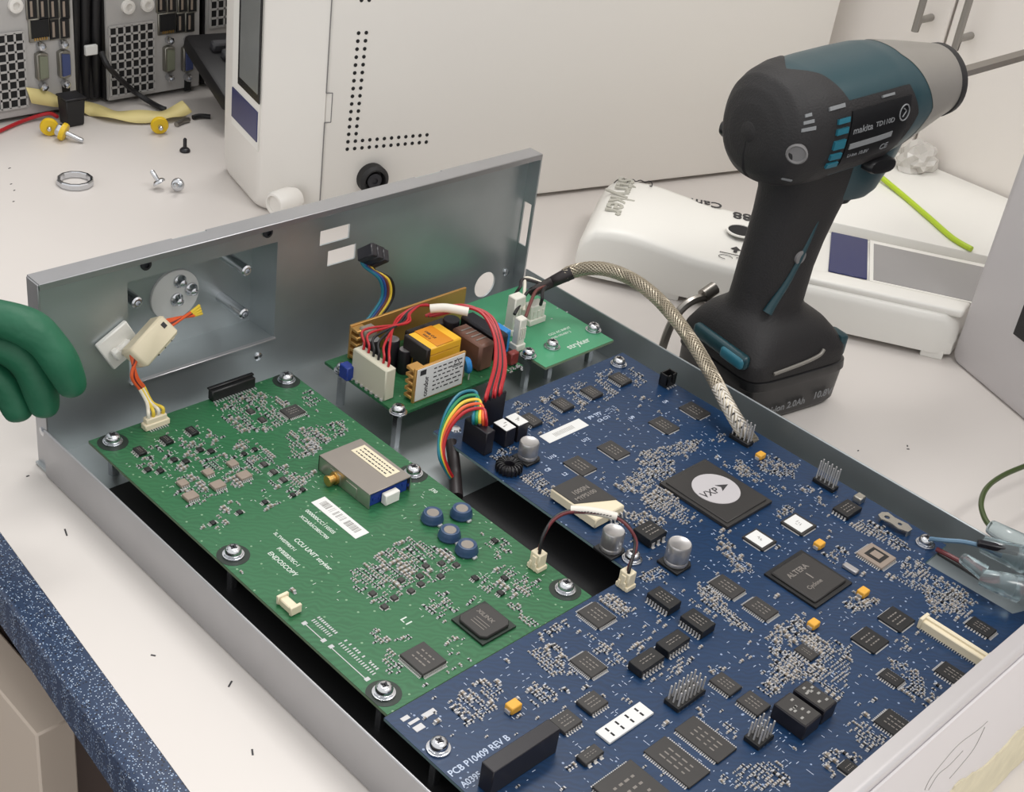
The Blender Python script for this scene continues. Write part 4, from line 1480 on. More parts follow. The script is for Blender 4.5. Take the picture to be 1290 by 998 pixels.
fm2 = frame((lx0 + .0085, YL - .0003, ZS0 + .002), (0, 0, 1), (-1, 0, 0))
mb.text('condor', .0042, fm2)
mb.box((lx0 + .0045, YL - .00025, ZS0 + .0175), (.0040, .0001, .0030))
for (d0, d1) in (((-.0028, 0), (0, .0044)), ((0, .0044), (.0028, 0)), ((.0028, 0), (-.0028, 0))):
    mb.tube([(lx1 - .006 + d0[0], YL - .0003, ZS0 + .014 + d0[1]), (lx1 - .006 + d1[0], YL - .0003, ZS0 + .014 + d1[1])], .0002, 4, 1)
mb.build('printed_text', 'ink', q, smooth=0)
# tall cream output connector
a = sp(ZM(140, 428), .018); b = sp(ZM(418, 560), .018)
cx, cy = (a.x + b.x) / 2, (a.y + b.y) / 2
o = MB().box((cx, cy, ZS0 + .0092), (.0068, abs(a.y - b.y) + .001, .0184), .0006).build('output_connector', 'cream_clear', s_root)
PO = (cx, cy, abs(a.y - b.y))
mb = MB()
for i in range(7):
    mb.box((cx - .0036, cy + (i - 3) * .0040, ZS0 + .0006), (.0014, .0016, .0012))
mb.build('pin_row', 'pin', o, smooth=0)
# transformer: ferrite core, taped winding
c = sp(ZM(690, 345), .0210)
tx, ty = c.x, c.y
o = MB().box((tx, ty, ZS0 + .0100), (.0230, .0175, .0140), .0008).build('transformer', 'tape_yellow', s_root)
MB().box((tx - .0010, ty, ZS0 + .0192), (.0240, .0185, .0050), .0008).build('winding_tape', 'tape_yellow', o)
lab(o.children[-1], 'glossy yellow tape wrap')
MB().box((tx - .0010, ty, ZS0 + .0218), (.0120, .0180, .0006), .0002).build('tape_band', 'tape_amber', o)
mb = MB().box((tx - .0125, ty, ZS0 + .0165), (.0030, .0190, .0105), .0005)
mb.box((tx, ty, ZS0 + .0030), (.0260, .0200, .0060), .0006)
mb.build('ferrite_core', 'ferrite', o)
mb = MB()
mb.text('1308 CUI', .0022, TY((tx - .003, ty + .006, ZS0 + .0222)))
mb.text('WO 5', .0022, TY((tx - .006, ty + .004, ZS0 + .0222)))
mb.build('lettering', 'ink', o, smooth=0)
# film capacitor block, chokes and small parts
c = sp(ZM(930, 345), .016)
o = MB().box((c.x + .002, c.y, ZS0 + .0085), (.0110, .0240, .0170), .0015).build('film_capacitor', 'brown_cap', s_root)
mb = MB()
for k in range(4):
    mb.box((c.x + .002, c.y - .006 + k * .004, ZS0 + .0172), (.0075, .0009, .0002))
mb.build('marking', 'chip_mark', o, smooth=0)
c = sp(ZM(800, 235), .014)
MB().lathe([(.0045, 0), (.0048, .001), (.0048, .0145), (.0044, .015)], (c.x, c.y, ZS0), None, 22).build('electrolytic_capacitor', 'cap_sleeve', s_root)
for (q, r, h) in ((ZM(490, 430), .0038, .0140), (ZM(590, 480), .0040, .0120), (ZM(270, 360), .0040, .0160), (ZM(400, 360), .0042, .0175)):
    c = sp(q, h)
    o = MB().lathe([(r * .95, 0), (r, .001), (r, h - .001), (r * .9, h)], (c.x, c.y, ZS0), None, 22).build('electrolytic_capacitor', 'cap_sleeve', s_root)
    MB().lathe([(r * .86, h - .0002), (r * .86, h + .0001), (.0002, h + .0001)], (c.x, c.y, ZS0), None, 20).build('aluminium_top', 'alu_can', o)
c = sp(ZM(235, 300), .019)
o = MB().box((c.x, c.y, ZS0 + .0180), (.0085, .0060, .0060), .0008).build('resistor_block', 'cap_tan', s_root)
mb = MB()
mb.cyl((c.x - .0025, c.y, ZS0), (c.x - .0025, c.y, ZS0 + .016), .0005, 8)
mb.cyl((c.x + .0025, c.y, ZS0), (c.x + .0025, c.y, ZS0 + .016), .0005, 8)
mb.build('lead', 'pin', o)
c = sp(ZM(92, 590), .003)
MB().box((c.x, c.y, ZS0 + .0040), (.0055, .0070, .0080), .0005).build('trimmer', 'blue_dark', s_root)
c = sp(ZM(905, 560), .006)
o = MB().lathe([(.0004, -.0016), (.0040, -.0014), (.0048, 0), (.0040, .0014), (.0004, .0016)], (c.x, c.y, ZS0 + .0080), (.9, -.4, .1), 24).build('disc_capacitor', 'blue_part', s_root)
mb = MB()
mb.cyl((c.x, c.y - .002, ZS0), (c.x, c.y - .002, ZS0 + .005), .0004, 6)
mb.cyl((c.x, c.y + .002, ZS0), (c.x, c.y + .002, ZS0 + .005), .0004, 6)
mb.build('lead', 'pin', o)
c = sp(ZM(1140, 280), .014)
MB().box((c.x, c.y, ZS0 + .0070), (.0050, .0110, .0140), .0006).build('box_capacitor', 'blue_part', s_root)
c = sp(ZM(1215, 470), .006)
MB().box((c.x, c.y, ZS0 + .0045), (.0060, .0042, .0075), .0006).build('fuse_block', 'maroon', s_root)
c = sp(ZM(1060, 500), .010)
MB().box((.236, -.062, ZS0 + .0075), (.0100, .0300, .0150), .0012).build('common_mode_choke', 'cap_sleeve', s_root)
MB().box((.2100, -.0440, ZS0 + .0065), (.0280, .0070, .0130), .0010).build('terminal_block', 'ferrite', s_root)
S.cluster([ZM(880, 680), ZM(1000, 640), ZM(1000, 660), ZM(900, 700)], .6)
S.cluster([ZM(1160, 560), ZM(1280, 520), ZM(1280, 560), ZM(1200, 600)], .7)
S.finish('silk')

# ---------------------------------------------------------------- wires and looms
def loom(name, label, cat, group=None, loc=(0, 0, 0)):
    return thing(name, label, cat, loc, 0, group)


def wire(root, pts, m, r=.0008, name='wire', sub=8):
    return MB().tube(pts, r, 8, sub).build(name, m, root)


def pz(px, z):
    return at(px, z)

# red and black output loom of the power supply, arching to the tall black socket
lm = loom('power_loom', 'bundle of red and black wires arching from the power supply to the tall black socket', 'wire loom', None, (.22, -.08, .02))
for i in range(8):
    k = i - 3.5
    m = 'wire_black' if i in (2, 5) else 'wire_red'
    off = V((k * .0011, rnd.uniform(-.0012, .0012), rnd.uniform(-.0008, .0008)))
    pts = [pz((541 + k * 1.5, 398), .046), pz((566, 390 + k), .0495) + off, pz((592, 387 + k * .8), .0500) + off, pz((614, 398 + k), .0490) + off,
           pz((627 + k * 1.2, 425), .0450), pz((630 + k * 2.0, 460), .0420), V((PR_.x + (k / 8) * PRs[0] * .7, PR_.y + (i % 2 - .5) * PRs[1] * .4, PR_.z + .003)),
           V((PR_.x + (k / 8) * PRs[0] * .7, PR_.y + (i % 2 - .5) * PRs[1] * .4, PR_.z - .001))]
    wire(lm, pts, m, .00085)
mb = MB().tube([pz((542, 389), .052), pz((562, 388), .0535), pz((590, 393), .0530)], .0024, 14, 6)
lab(mb.build('sleeve', 'sleeve_white', lm), 'white cable sleeve')
# red wires from the cream output connector back under the arch
lr = loom('output_loom', 'red and black wires rising from the cream connector of the power supply', 'wire loom', None, (.17, -.06, .03))
for i in range(6):
    y = PO[1] + (i - 2.5) * .0040
    m = 'wire_black' if i in (2, 3) else 'wire_red'
    pts = [V((PO[0] + .0005, y, ZS0 + .0150)), V((PO[0] + .0012, y, ZS0 + .0215)), V((PO[0] + .0060, y + .0060, ZS0 + .0240 + i * .0003)), V((.184 + i * .001, -.0470 + (2 - i) * .0008, ZS0 + .0235)), V((.196, -.0420 + (2 - i) * .0006, ZS0 + .0245)),
           V((.205, -.0410, ZS0 + .0255)), V((.212, -.0420 + i * .0004, ZS0 + .0240))]
    wire(lr, pts, m, .0007)
# four wires with a black plug standing up from the back of the supply
lp = loom('plug_loom', 'black plug held up by blue, brown and yellow wires in front of the back panel', 'wire loom', None, (.17, -.03, .03))
e = aty((470, 322), -.024)
fr = frame(e, (.86, -.1, -.50), None, (.3, -.7, .6))
mb = MB(fr)
for k in range(3):
    mb.box(((k - 1) * .0046, 0, 0), (.0043, .0072, .0105), .0005)
mb.box((0, .0040, .0014), (.0090, .0012, .0060), .0003)
mb.build('plug_housing', 'cap_sleeve', lp)
for i, (m, dx) in enumerate((('wire_teal', -.0040), ('wire_blue', -.0020), ('wire_brown', .0006), ('wire_yellow', .0030), ('wire_black', .0046))):
    s = fr @ V((dx, -.001, -.0050))
    wire(lp, [s, s + V((.0008, -.002, -.004)), aty((478 + i * 3.6, 352), -.026), aty((481 + i * 3.5, 374), -.0265), aty((468 + i * 3.4, 396), -.0270), aty((455 + i * 3, 412), -.0285), aty((450 + i * 2.5, 424), -.0295), V((.1690 + i * .0012, -.0345, ZS0 + .006))], m, .00085)
# rainbow loom into a black sleeve
rb = loom('rainbow_loom', 'rainbow coloured wires looping out of the black socket into a black sleeve', 'wire loom', None, (.15, -.12, .02))
for i, m in enumerate(('wire_teal', 'wire_green', 'wire_yellow', 'wire_orange', 'wire_red')):
    u = i - 2
    pts = [PC + V((.0010 * u, -.0012 * u, -.001)), PC + V((.0010 * u - .001, -.0012 * u, .004)), pz((604 + u * 2, 505 + u * 5), .0400), pz((584 + u * 2, 507 + u * 5.5), .0400), pz((568 + u * 2, 524 + u * 4), .0360),
           pz((558 + u * 1.6, 548 + u * 2), .0290), pz((556 + u * 1.4, 573), .0220), pz((563 + u * 1.0, 592), .0140), pz((570 + u * .8, 604), .0080), pz((572, 615), .0050)]
    wire(rb, pts, m, .0009)
mb = MB().tube([pz((568, 556), .019), pz((571, 575), .0150), pz((573, 598), .0085), pz((575, 626), .0042)], [.0030, .0034], 14, 6)
mb.build('sleeve', 'heatshrink', rb)
o = MB().lathe([(.0044, 0), (.0044, .0012), (.0034, .0016), (.0034, .0034), (.0022, .0048), (.0006, .0050)], pz((573, 549), .016), None, 18).build('screw', 'screw', rb)
# two-wire jumper between the boards
jm = loom('jumper_lead', 'short two-wire lead with a white sleeve bridging the two boards', 'jumper lead', None, (.15, -.22, .03))
for sg, m in ((-1, 'wire_black'), (1, 'wire_maroon')):
    d = V((.0009 * sg, .0009 * sg, 0))
    pts = [PG + d + V((0, 0, -.002)), PG + d + V((0, 0, .002)), pz((685 + sg, 674), .0370) + d * .6, pz((697, 655 + sg), .0410), pz((716, 645 + sg), .0430), pz((745, 645 + sg), .0440), pz((775, 651 + sg), .0430), pz((793, 665 + sg), .0400), pz((801 + sg, 686), .0350), PB + d * .7 + V((0, 0, .002)), PB + d * .7 + V((0, 0, -.002))]
    wire(jm, pts, m, .00075)
sl = MB().tube([pz((719, 642), .0432), pz((737, 643), .0440), pz((757, 646), .0437), pz((777, 651), .0430)], .0019, 14, 6).build('sleeve', 'sleeve_white', jm)
mb = MB()
for i in range(12):
    px = (725 + i * 4.0, 645.0 + max(0, i - 4) * .75)
    p = pz(px, .0448)
    mb.box((p.x, p.y, p.z), (.0011, .0006, .0001), rz=-.4)
mb.build('printed_text', 'ink', sl, smooth=0)

# braided mains cable
bc = loom('braided_cable', 'silver braided cable arching from the back corner over the chassis wall', 'cable', None, (.31, -.12, .03))
path = [pz((712, 347), .0475), pz((722, 342), .0500), pz((745, 338), .0535), pz((770, 341), .0555), pz((798, 353), .0560), pz((826, 374), .0540), pz((852, 403), .0510), pz((876, 437), .0470), pz((897, 473), .0420), pz((915, 507), .0360), pz((931, 535), .0280), pz((944, 553), .0200), pz((955, 566), .0120)]
MB().tube(path, .0033, 16, 6).build('core', 'braid_core', bc)
dense = []
m_ = len(path)
for i in range(m_ - 1):
    p0 = path[max(i - 1, 0)]; p1 = path[i]; p2 = path[i + 1]; p3 = path[min(i + 2, m_ - 1)]
    for k in range(14):
        t = k / 14
        dense.append(0.5 * ((2 * p1) + (p2 - p0) * t + (2 * p0 - 5 * p1 + 4 * p2 - p3) * t * t + (3 * p1 - p0 - 3 * p2 + p3) * t ** 3))
dense.append(path[-1])
mb = MB()
up = V((0, 0, 1))
fr_ = []
dist = 0
for i, p in enumerate(dense):
    t = (dense[min(i + 1, len(dense) - 1)] - dense[max(i - 1, 0)]).normalized()
    a = (up - t * up.dot(t)).normalized()
    up = a
    if i:
        dist += (p - dense[i - 1]).length
    fr_.append((p, a, t.cross(a), dist))
NS = 12
for sgn in (-1, 1):
    for k in range(NS):
        pts = []
        for (p, a, b, d) in fr_:
            an = 2 * pi * k / NS + sgn * d * 210
            r = .00350 + .00022 * sin(an * 3 + (0 if sgn > 0 else pi))
            pts.append(p + a * (r * cos(an)) + b * (r * sin(an)))
        mb.tube(pts, .00048, 5, 1)
mb.build('braid', 'braid', bc)
MB().tube([P2 + V((-.004, 0, .008)), pz((692, 357), .0420), pz((704, 351), .0455), pz((720, 343.5), .0495)], [.0028, .0041], 14, 8).build('heat_shrink_boot', 'heatshrink', bc)
tp = [fr_[i] for i in range(len(fr_)) if .62 < fr_[i][3] / dist < .80]
tp = fr_[int(len(fr_) * .70):int(len(fr_) * .88)]
o = MB().tube([q[0] for q in tp], .0039, 16, 1).build('wire_marker', 'sleeve_white', bc)
lab(o, 'white printed marker sleeve')
mb = MB()
for i in range(3, len(tp) - 3, 4):
    p, a, b, d = tp[i]
    n_ = (CP - p).normalized()
    t = (tp[i + 1][0] - tp[i - 1][0]).normalized()
    n_ = (n_ - t * n_.dot(t)).normalized()
    mb.M = frame(p + n_ * .0039, t, None, n_)
    mb.box((0, 0, 0), (.0010, .0022, .0001))
mb.M = I4
mb.build('printed_text', 'ink', o, smooth=0)
for i, (m, q0, q1, q2) in enumerate((('wire_black', (668, 366), (660, 375), (648, 396)), ('wire_brown', (676, 366), (669, 380), (662, 400)), ('wire_white', (664, 350), (661, 362), (660, 392)), ('wire_black', (684, 366), (683, 376), (681, 384)), ('heatshrink', (660, 352), (655, 362), (648, 372)))):
    wire(bc, [pz((690, 360), .0425), pz(q0, .0450), pz(q1, .043), pz(q2, .038)], m, .0010)

# inline white plug tied to the back panel
il = loom('inline_connector', 'cream inline wire connector tied to a white adhesive mount on the back panel', 'connector', None, (.035, -.02, .06))
b0, b1, b2, b3 = [aty(ZQ(*q), -.0030) for q in ((103, 305), (320, 122), (385, 195), (240, 485))]
ux = (b1 - b0); uy = (b3 - b0)
cb = (b1 + b3) / 2
fm = frame((cb.x, -.0035, cb.z), (ux.x, 0, ux.z), None, (0, -1, 0))
mb = MB(fm)
L = ux.length
mb.box((0, 0, -.0008), (.0185, .0185, .0026), .0006)
mb.box((0, 0, .0018), (.0100, .0040, .0036), .0012)
mb.box((-.004, 0, .0030), (.0040, .0060, .0040), .0008)
mb.build('tie_mount', 'fascia_white', il)
c0, c1 = aty(ZQ(380, 405), -.0180), aty(ZQ(600, 160), -.0150)
fm = frame((c0 + c1) / 2, c1 - c0, None, (.1, -.85, .55))
L = (c1 - c0).length
mb = MB(fm)
mb.box((0, 0, 0), (L * 1.02, .0128, .0100), .0012)
mb.box((L * .14, -.0066, 0), (L * .5, .0010, .0060), .0002)
ib = mb.build('plug_housing', 'cream', il)
mb = MB(fm)
mb.box((L * .36, .0020, .0051), (.0020, .0028, .0004))
for k in range(3):
    mb.box((-L * .12 + k * L * .2, -.0068, .001), (.0004, .0008, .0046))
mb.build('latch_slot', 'ink', ib, smooth=0)
fm_i = fm
for k in range(4):
    s = fm @ V((L * .5, (k - 1.5) * .0016, 0))
    e_ = aty((240 + k * 1.5, 394 + k * 1.2), -.0125)
    wire(il, [s, s.lerp(e_, .55) + V((0, -.0003, .0004)), e_], 'wire_orange' if k != 1 else 'wire_brown', .0008)
    e2 = aty((251 + k * 1.0, 385 + k * 3.4), -.0100)
    wire(il, [e_, e2], 'wire_yellow', .0008)
    s = fm @ V((-L * .5, (k - 1.5) * .0014, 0))
    e_ = aty((176 + k * 1.7, 490 - k * 1.0), -.0200)
    wire(il, [s + V((0, 0, .002)), aty((166 + k * 2, 474), -.020), e_], 'wire_orange' if k != 1 else 'wire_maroon', .0009)
    wire(il, [e_, aty((185 + k * 2.2, 507), -.0235), PW + V(((k - 1.5) * .0026, 0, .003)), PW + V(((k - 1.5) * .0026, 0, -.001))], 'wire_yellow' if k % 2 else 'wire_white', .0009)

# clear sleeved terminals by the front corner
ct = loom('terminal_lead', 'blue and red leads with clear insulating boots crossing the chassis front corner', 'terminal lead', None, (.30, -.34, .03))
wire(ct, [pz((1172, 679), .0255), pz((1190, 681), .0290), pz((1215, 683), .0310), pz((1238, 689), .0320), pz((1262, 700), .0310)], 'wire_slate', .0012)
wire(ct, [pz((1180, 692), .0230), pz((1205, 705), .0240), pz((1240, 725), .0240), pz((1262, 738), .0240)], 'wire_maroon', .0012)
wire(ct, [pz((1182, 697), .0190), pz((1210, 714), .0190), pz((1240, 733), .0190), pz((1258, 744), .0190)], 'wire_black', .0010)
for (q0, q1, r0, r1) in (((1238, 686), (1292, 706), .0042, .0070), ((1236, 727), (1284, 742), .0040, .0066), ((1248, 664), (1292, 690), .0036, .0060), ((1214, 704), (1240, 722), .0028, .0040)):
    MB().tube([pz(q0, .030), pz(((q0[0] + q1[0]) / 2, (q0[1] + q1[1]) / 2), .0310), pz(q1, .0300)], [r0, r1], 14, 6).build('insulating_boot', 'clear_blue', ct)
p = pz((1257, 690), .034)
MB(frame(p, (.55, -.83, 0), None, (0, 0, 1))).box((0, 0, 0), (.0190, .0034, .0030), .0005).build('blade_terminal', 'cap_sleeve', ct)
sw = thing('power_switch', 'black rocker switch body at the chassis front corner behind the front panel', 'switch', (.305, -.375, 0))
mb = MB()
pp = pz((1284, 742), .030)
mb.box((.3040, -.3870, .0330), (.0150, .0240, .0360), .0020)
mb.build('body', 'rubber', sw)
MB().box((.2955, -.3810, .0400), (.0040, .0090, .0200), .0006).build('clip', 'cap_sleeve', sw)
ol = loom('olive_wire', 'thin olive green wire curling up off the bench by the front corner', 'wire', None, (.33, -.33, .03))
wire(ol, [pz((1248, 664), .0300), pz((1240, 652), .0300), pz((1236, 634), .0300), pz((1243, 615), .0290), pz((1262, 600), .0270), pz((1292, 587), .0250), pz((1330, 575), .0220)], 'wire_olive', .0014)

# ================================================================ white console standing on its side behind
MO = V((.258, .176, 0)); MU = V((.968, -.25, 0)).normalized(); MV = V((.25, .968, 0)).normalized()
mc = thing('medical_console', 'white medical console standing on its side behind the chassis, with vent holes and display edge', 'console', MO, math.atan2(MU.y, MU.x))
FM = frame(MO, MU, MV)


def mside(px):
    q = FM.inverted() @ onp(px, FM @ V((0, -.027, 0)), MV)
    return q.x, q.z


def mfront(px):
    q = FM.inverted() @ onp(px, FM @ V((.0, 0, 0)), MU)
    return q.y, q.z


HM = .322
mb = MB(FM)
mb.box((.030 + .2125, (.078 - .027) / 2, HM / 2 + .003), (.425, .105, HM), .003, seg=2)
mb.build('case', 'machine_white', mc)
# front bezel: rounded, narrower at the front than where it meets the case
rings = []
for (x, y0, y1, z0, r) in ((-.0010, .0035, .0695, .0040, .010), (-.0002, .0015, .0725, .0016, .012), (.0020, -.0010, .0750, .0004, .012), (.012, -.0135, .0770, .0004, .009), (.0302, -.0266, .0785, .0006, .004)):
    ring = []
    cy, hy = (y0 + y1) / 2, (y1 - y0) / 2
    z1 = HM + .004
    for (sx, sz, a0) in ((1, 1, 0), (-1, 1, pi / 2), (-1, -1, pi), (1, -1, 3 * pi / 2)):
        for k in range(6):
            a = a0 + pi / 2 * k / 5
            ring.append((x, cy + sx * (hy - r) + r * cos(a), (z1 if sz > 0 else z0) - sz * r + r * sin(a)))
    rings.append(ring)
mb = MB(FM)
mb.loft(rings)
bmesh.ops.recalc_face_normals(mb.bm, faces=mb.bm.faces[:])
bz = mb.build('front_bezel', 'machine_white', mc, smooth=60)
# display window recessed look: frame, glass and blue strip on the front face
mb = MB(FM)
mb.box((-.0014, .0300, .185), (.0012, .0500, .286), .0004)
mb.build('display_surround', 'fascia_white', bz)
mb = MB(FM)
mb.box((-.0022, .0235, .200), (.0010, .0390, .250), .0003)
g = mb.build('display', 'display_black', bz)
MB(FM).box((-.0028, .0225, .201), (.0006, .0330, .240), .0002).build('glass', 'display_glass', g)
MB(FM).box((-.0022, .0300, .0585), (.0010, .0470, .0210), .0003).build('blue_strip', 'strip_blue', bz)
mb = MB(FM)
c0, c1, c2 = mside(ZR(562, 122)), mside(ZR(520, 551)), mside(ZR(812, 524))
n1 = 15
pitch = (c0[1] - c1[1]) / n1
px_ = (c2[0] - c1[0]) / 11
def hole(x, z):
    mb.lathe([(.00125, -.0002), (.00125, .00022), (.0001, .00022)], (x, -.0270, z), (0, -1, 0), 12)
for i in range(n1 + 1):
    for j in range(2):
        hole(c1[0] + (c0[0] - c1[0]) * i / n1 + j * px_, c1[1] + i * pitch)
for i in range(2, 12):
    for j in range(2):
        hole(c1[0] + i * px_, c1[1] + j * pitch)
for i in range(12):
    for j in range(2):
        hole(c0[0] + (i + 3) * .00012 + j * px_, c0[1] + (i + 4) * pitch)
o = mb.build('vent_grille', 'hole_black', mc, smooth=0)
lab(o, 'L-shaped double row of small round vent holes')
kx, kz = mside(ZR(262, 748))
mb = MB(FM)
mb.lathe([(.0070, -.004), (.0086, .002), (.0086, .0150), (.0074, .0166), (.0062, .0168), (.0056, .0150), (.0001, .0150)], (kx + .0120, -.0225, kz - .001), (-1, -.42, .02), 28)
mb.build('foot', 'machine_white', mc)
kx, kz = mside(ZR(607, 655))
mb = MB(FM)
mb.lathe([(.0105, 0), (.0105, .006), (.0085, .0078), (.0074, .0078), (.0072, .0030), (.0001, .0030)], (kx, -.0270, kz), (0, -1, 0), 32)
k_ = mb.build('rubber_foot', 'rubber', mc)
mb = MB(FM)
mb.lathe([(.0052, 0), (.0052, .0042), (.0040, .0046), (.0022, .0046), (.0020, .0036), (.0001, .0036)], (kx, -.0292, kz), (0, -1, 0), 20)
mb.build('screw', 'screw_dark', k_)
mb = MB(FM)
pl = [V((x, -.0269, z)) for (x, z) in ((.0302, .318), (.0302, .0924), (.0345, .0922), (.0345, .0725), (.0302, .0725), (.0302, .006))]
for i in range(len(pl) - 1):
    mb.tube([pl[i], pl[i + 1]], .0004, 6, 1)
mb.build('seam', 'seam', mc, smooth=0)

# ================================================================ detached front fascia lying face up
AA = V((.535, -.845, 0)).normalized(); BB = V((.845, .535, 0)).normalized()
BO = BB * .3186
FB = frame(BO, AA, BB)
fa = thing('front_fascia', 'white plastic front fascia lying face up behind the drill, with handwriting and display window', 'front fascia', BO + AA * .33, math.atan2(AA.y, AA.x))
S0, S1, BW = .204, .4490, .0950


def hz(s):                     # height of the face along its length
    t = (s - S0) / (S1 - S0)
    return .0335 + .0055 * math.exp(-((t - .12) / .12) ** 2) - .004 * max(0, t - .25) ** .5 if t < .45 else .0335 + .0055 * math.exp(-((t - .12) / .12) ** 2) - .004 * (.20) ** .5
rings = []
ss = [S0, S0 + .004, S0 + .010] + [S0 + .02 + i * (S1 - S0 - .03) / 22 for i in range(23)] + [S1 - .004, S1]
for i, s in enumerate(ss):
    dd = min(s - S0, S1 - s)
    sh = max(0, 1 - dd / .010) ** 2
    h = hz(s) - .012 * sh
    o_ = .0035 * sh
    pr = [(o_, .004), (o_ * .4, .012), (o_ * .4, h - .007), (.0010 + o_, h - .0025), (.0035 + o_, h - .0006), (.0080, h), (.05, h + .0010), (BW - .008, h), (BW - .0025, h - .0012), (BW, h - .005), (BW, .004)]
    rings.append([(s + 0.034 * b / BW * max(0, (s - .38) / (S1 - .38)), b, z) for b, z in pr])
mb = MB(FB)
mb.loft(rings)
bmesh.ops.recalc_face_normals(mb.bm, faces=mb.bm.faces[:])
shell = mb.build('shell', 'fascia_white', fa, smooth=50)
mb = MB(FB)
for s in (.2560 + .012, .4390):
    mb.box((s, .0022, .0032), (.014, .003, .0065), .0004)
mb.box((.33, BW - .004, .0020), (.2, .006, .0039), .0004)
mb.build('foot_tab', 'fascia_white', fa)
zt = .0352
mb = MB(FB)
ho = MB(FB).lathe([(.0086, 0), (.0086, .0006), (.0001, .0006)], (.3045, .0500, zt + .0006), None, 36).build('socket_hole', 'hole_black', fa)
mb.lathe([(.0098, .0), (.0098, .0010), (.0088, .0012), (.0088, .0002)], (.3045, .0500, zt + .0004), None, 36, True)
mb.build('hole_rim', 'fascia_white', fa)


def hzz(b, s):
    return hz(s) + .0012
mb = MB(FB)
mb.prism([(.3008, .0302 - .006), (.3036, .0302 - .006), (.3036, .0302 - .001), (.3060 - .0036, .0302 - .001)], 0, 0.0001) if False else None
z0 = hz(.304) + .0009
mb.prism([(.3026, .0220), (.3050, .0220), (.3050, .0262), (.3072, .0262), (.3038, .0308), (.3004, .0262), (.3026, .0262)], z0, z0 + .0003)
mb.box((.3030, .0180, z0 + .0001), (.0180, .0005, .0003))
mb.tube([(.2985 + .0045 * cos(i * pi / 8), .0120 + .0030 * sin(i * pi / 8), z0) for i in range(13)], .0002, 4, 1)
mb.text('CAMERA', .0020, frame((.3130, .0150, z0), (-1, 0, 0), (0, -1, 0)), .0001)
mb.build('printed_symbol', 'ink', fa, smooth=0)
mb = MB(FB)
mb.text('stryker', .0235, frame((.2145, .0905, hz(.225) + .0006), (0, -1, 0), (1, 0, 0)), .0006, sx=.95)
lab(mb.build('logo_lettering', 'logo_grey', fa, smooth=0), 'pale grey raised brand lettering')
mb = MB(FB)
for (body, s, b, sz, sx) in (('1288', .3230, .0905, .0150, .9), ('Camera', .2880, .0960, .0125, .95)):
    mb.text(body, sz, frame((s, b, hz(s) + .0009), (-1, -.09, 0), (.09, -1, 0)), .0002, sx=sx)
def ink(pts):
    mb.tube([(s, b, hz(s) + .0010) for s, b in pts], .0004, 5, 4)
ink([(.2122, .0815), (.2136, .0875), (.2165, .0905), (.2215, .0880), (.2240, .0905), (.2262, .0875), (.2290, .0910), (.2325, .0890), (.2350, .0925), (.2372, .0905), (.2380, .0850), (.2365, .0845)])
ink([(.2180, .0850), (.2195, .0900), (.2210, .0850)])
lab(mb.build('handwriting', 'ink', fa, smooth=0), 'black marker handwriting')
# sunken display area of the fascia
mb = MB(FB)
zd = hz(.40) + .0014
mb.box((.3770, .0560, zd), (.0250, .0640, .0010), .0003)
mb.build('blue_strip', 'strip_blue', fa)
mb = MB(FB)
mb.prism([(.3910, .0215), (.4570, .0215), (.4790, .0875), (.3910, .0875)], zd - .0006, zd + .0006)
d_ = mb.build('display_frame', 'fascia_white', fa)
MB(FB).prism([(.3935, .0240), (.4570, .0240), (.4765, .0820), (.3935, .0820)], zd + .0001, zd + .0009).build('display', 'fascia_display', d_)
mb = MB(FB)
mb.prism([(.3400, .0030), (.4495, .0030), (.4555, .0195), (.3400, .0195)], hz(.40) - .002, hz(.40) + .0034, .0020, 3)
mb.build('rim', 'fascia_white', fa)

# white cover plate behind the fascia
cv = thing('instrument_cover', 'flat white instrument cover lying behind the fascia against the cupboard, lime wire on top', 'cover', (.62, -.13, 0))
q = [at(ZW(330, 372), .0365), at(ZW(965, 512), .0365)]
dr = (q[1] - q[0]).normalized()
bb_ = BB * .010
p0 = q[0] - dr * .035 + bb_
p1 = q[1] + dr * .06 + bb_
mb = MB()
mb.prism([(p0.x, p0.y), (p1.x, p1.y), (.716, -.27), (.716, -.020), (.640, -.010)], .0, .0365, .0016, 2)
cv_ = mb.build('shell', 'fascia_white', cv)
bag = MB()
bm2 = bag.bm
bmesh.ops.create_icosphere(bm2, subdivisions=3, radius=1.0)
c_ = at((1158, 196), .046)
for v in bm2.verts:
    d = v.co.copy()
    f = rnd.uniform(.72, 1.12) * (1 + .35 * max(0, d.z) ** 3)
    v.co = V((c_.x + d.x * .020 * f, c_.y + d.y * .015 * f, max(.0368, c_.z - .006 + d.z * .013 * f)))
o = bag.build('plastic_bag', 'bag_film', None, smooth=0)
tag(o, 'small crumpled clear plastic bag on the white cover below the drill nose', 'plastic bag')
lw = MB().tube([at((1075, 195), .046), at((1100, 215), .0412), at((1135, 244), .0384), at((1170, 274), .0384), at((1200, 300), .0384), at((1224, 314), .0384)], .0020, 10, 6).build('lime_wire', 'wire_lime')
tag(lw, 'lime yellow earth wire lying across the white instrument cover', 'wire')

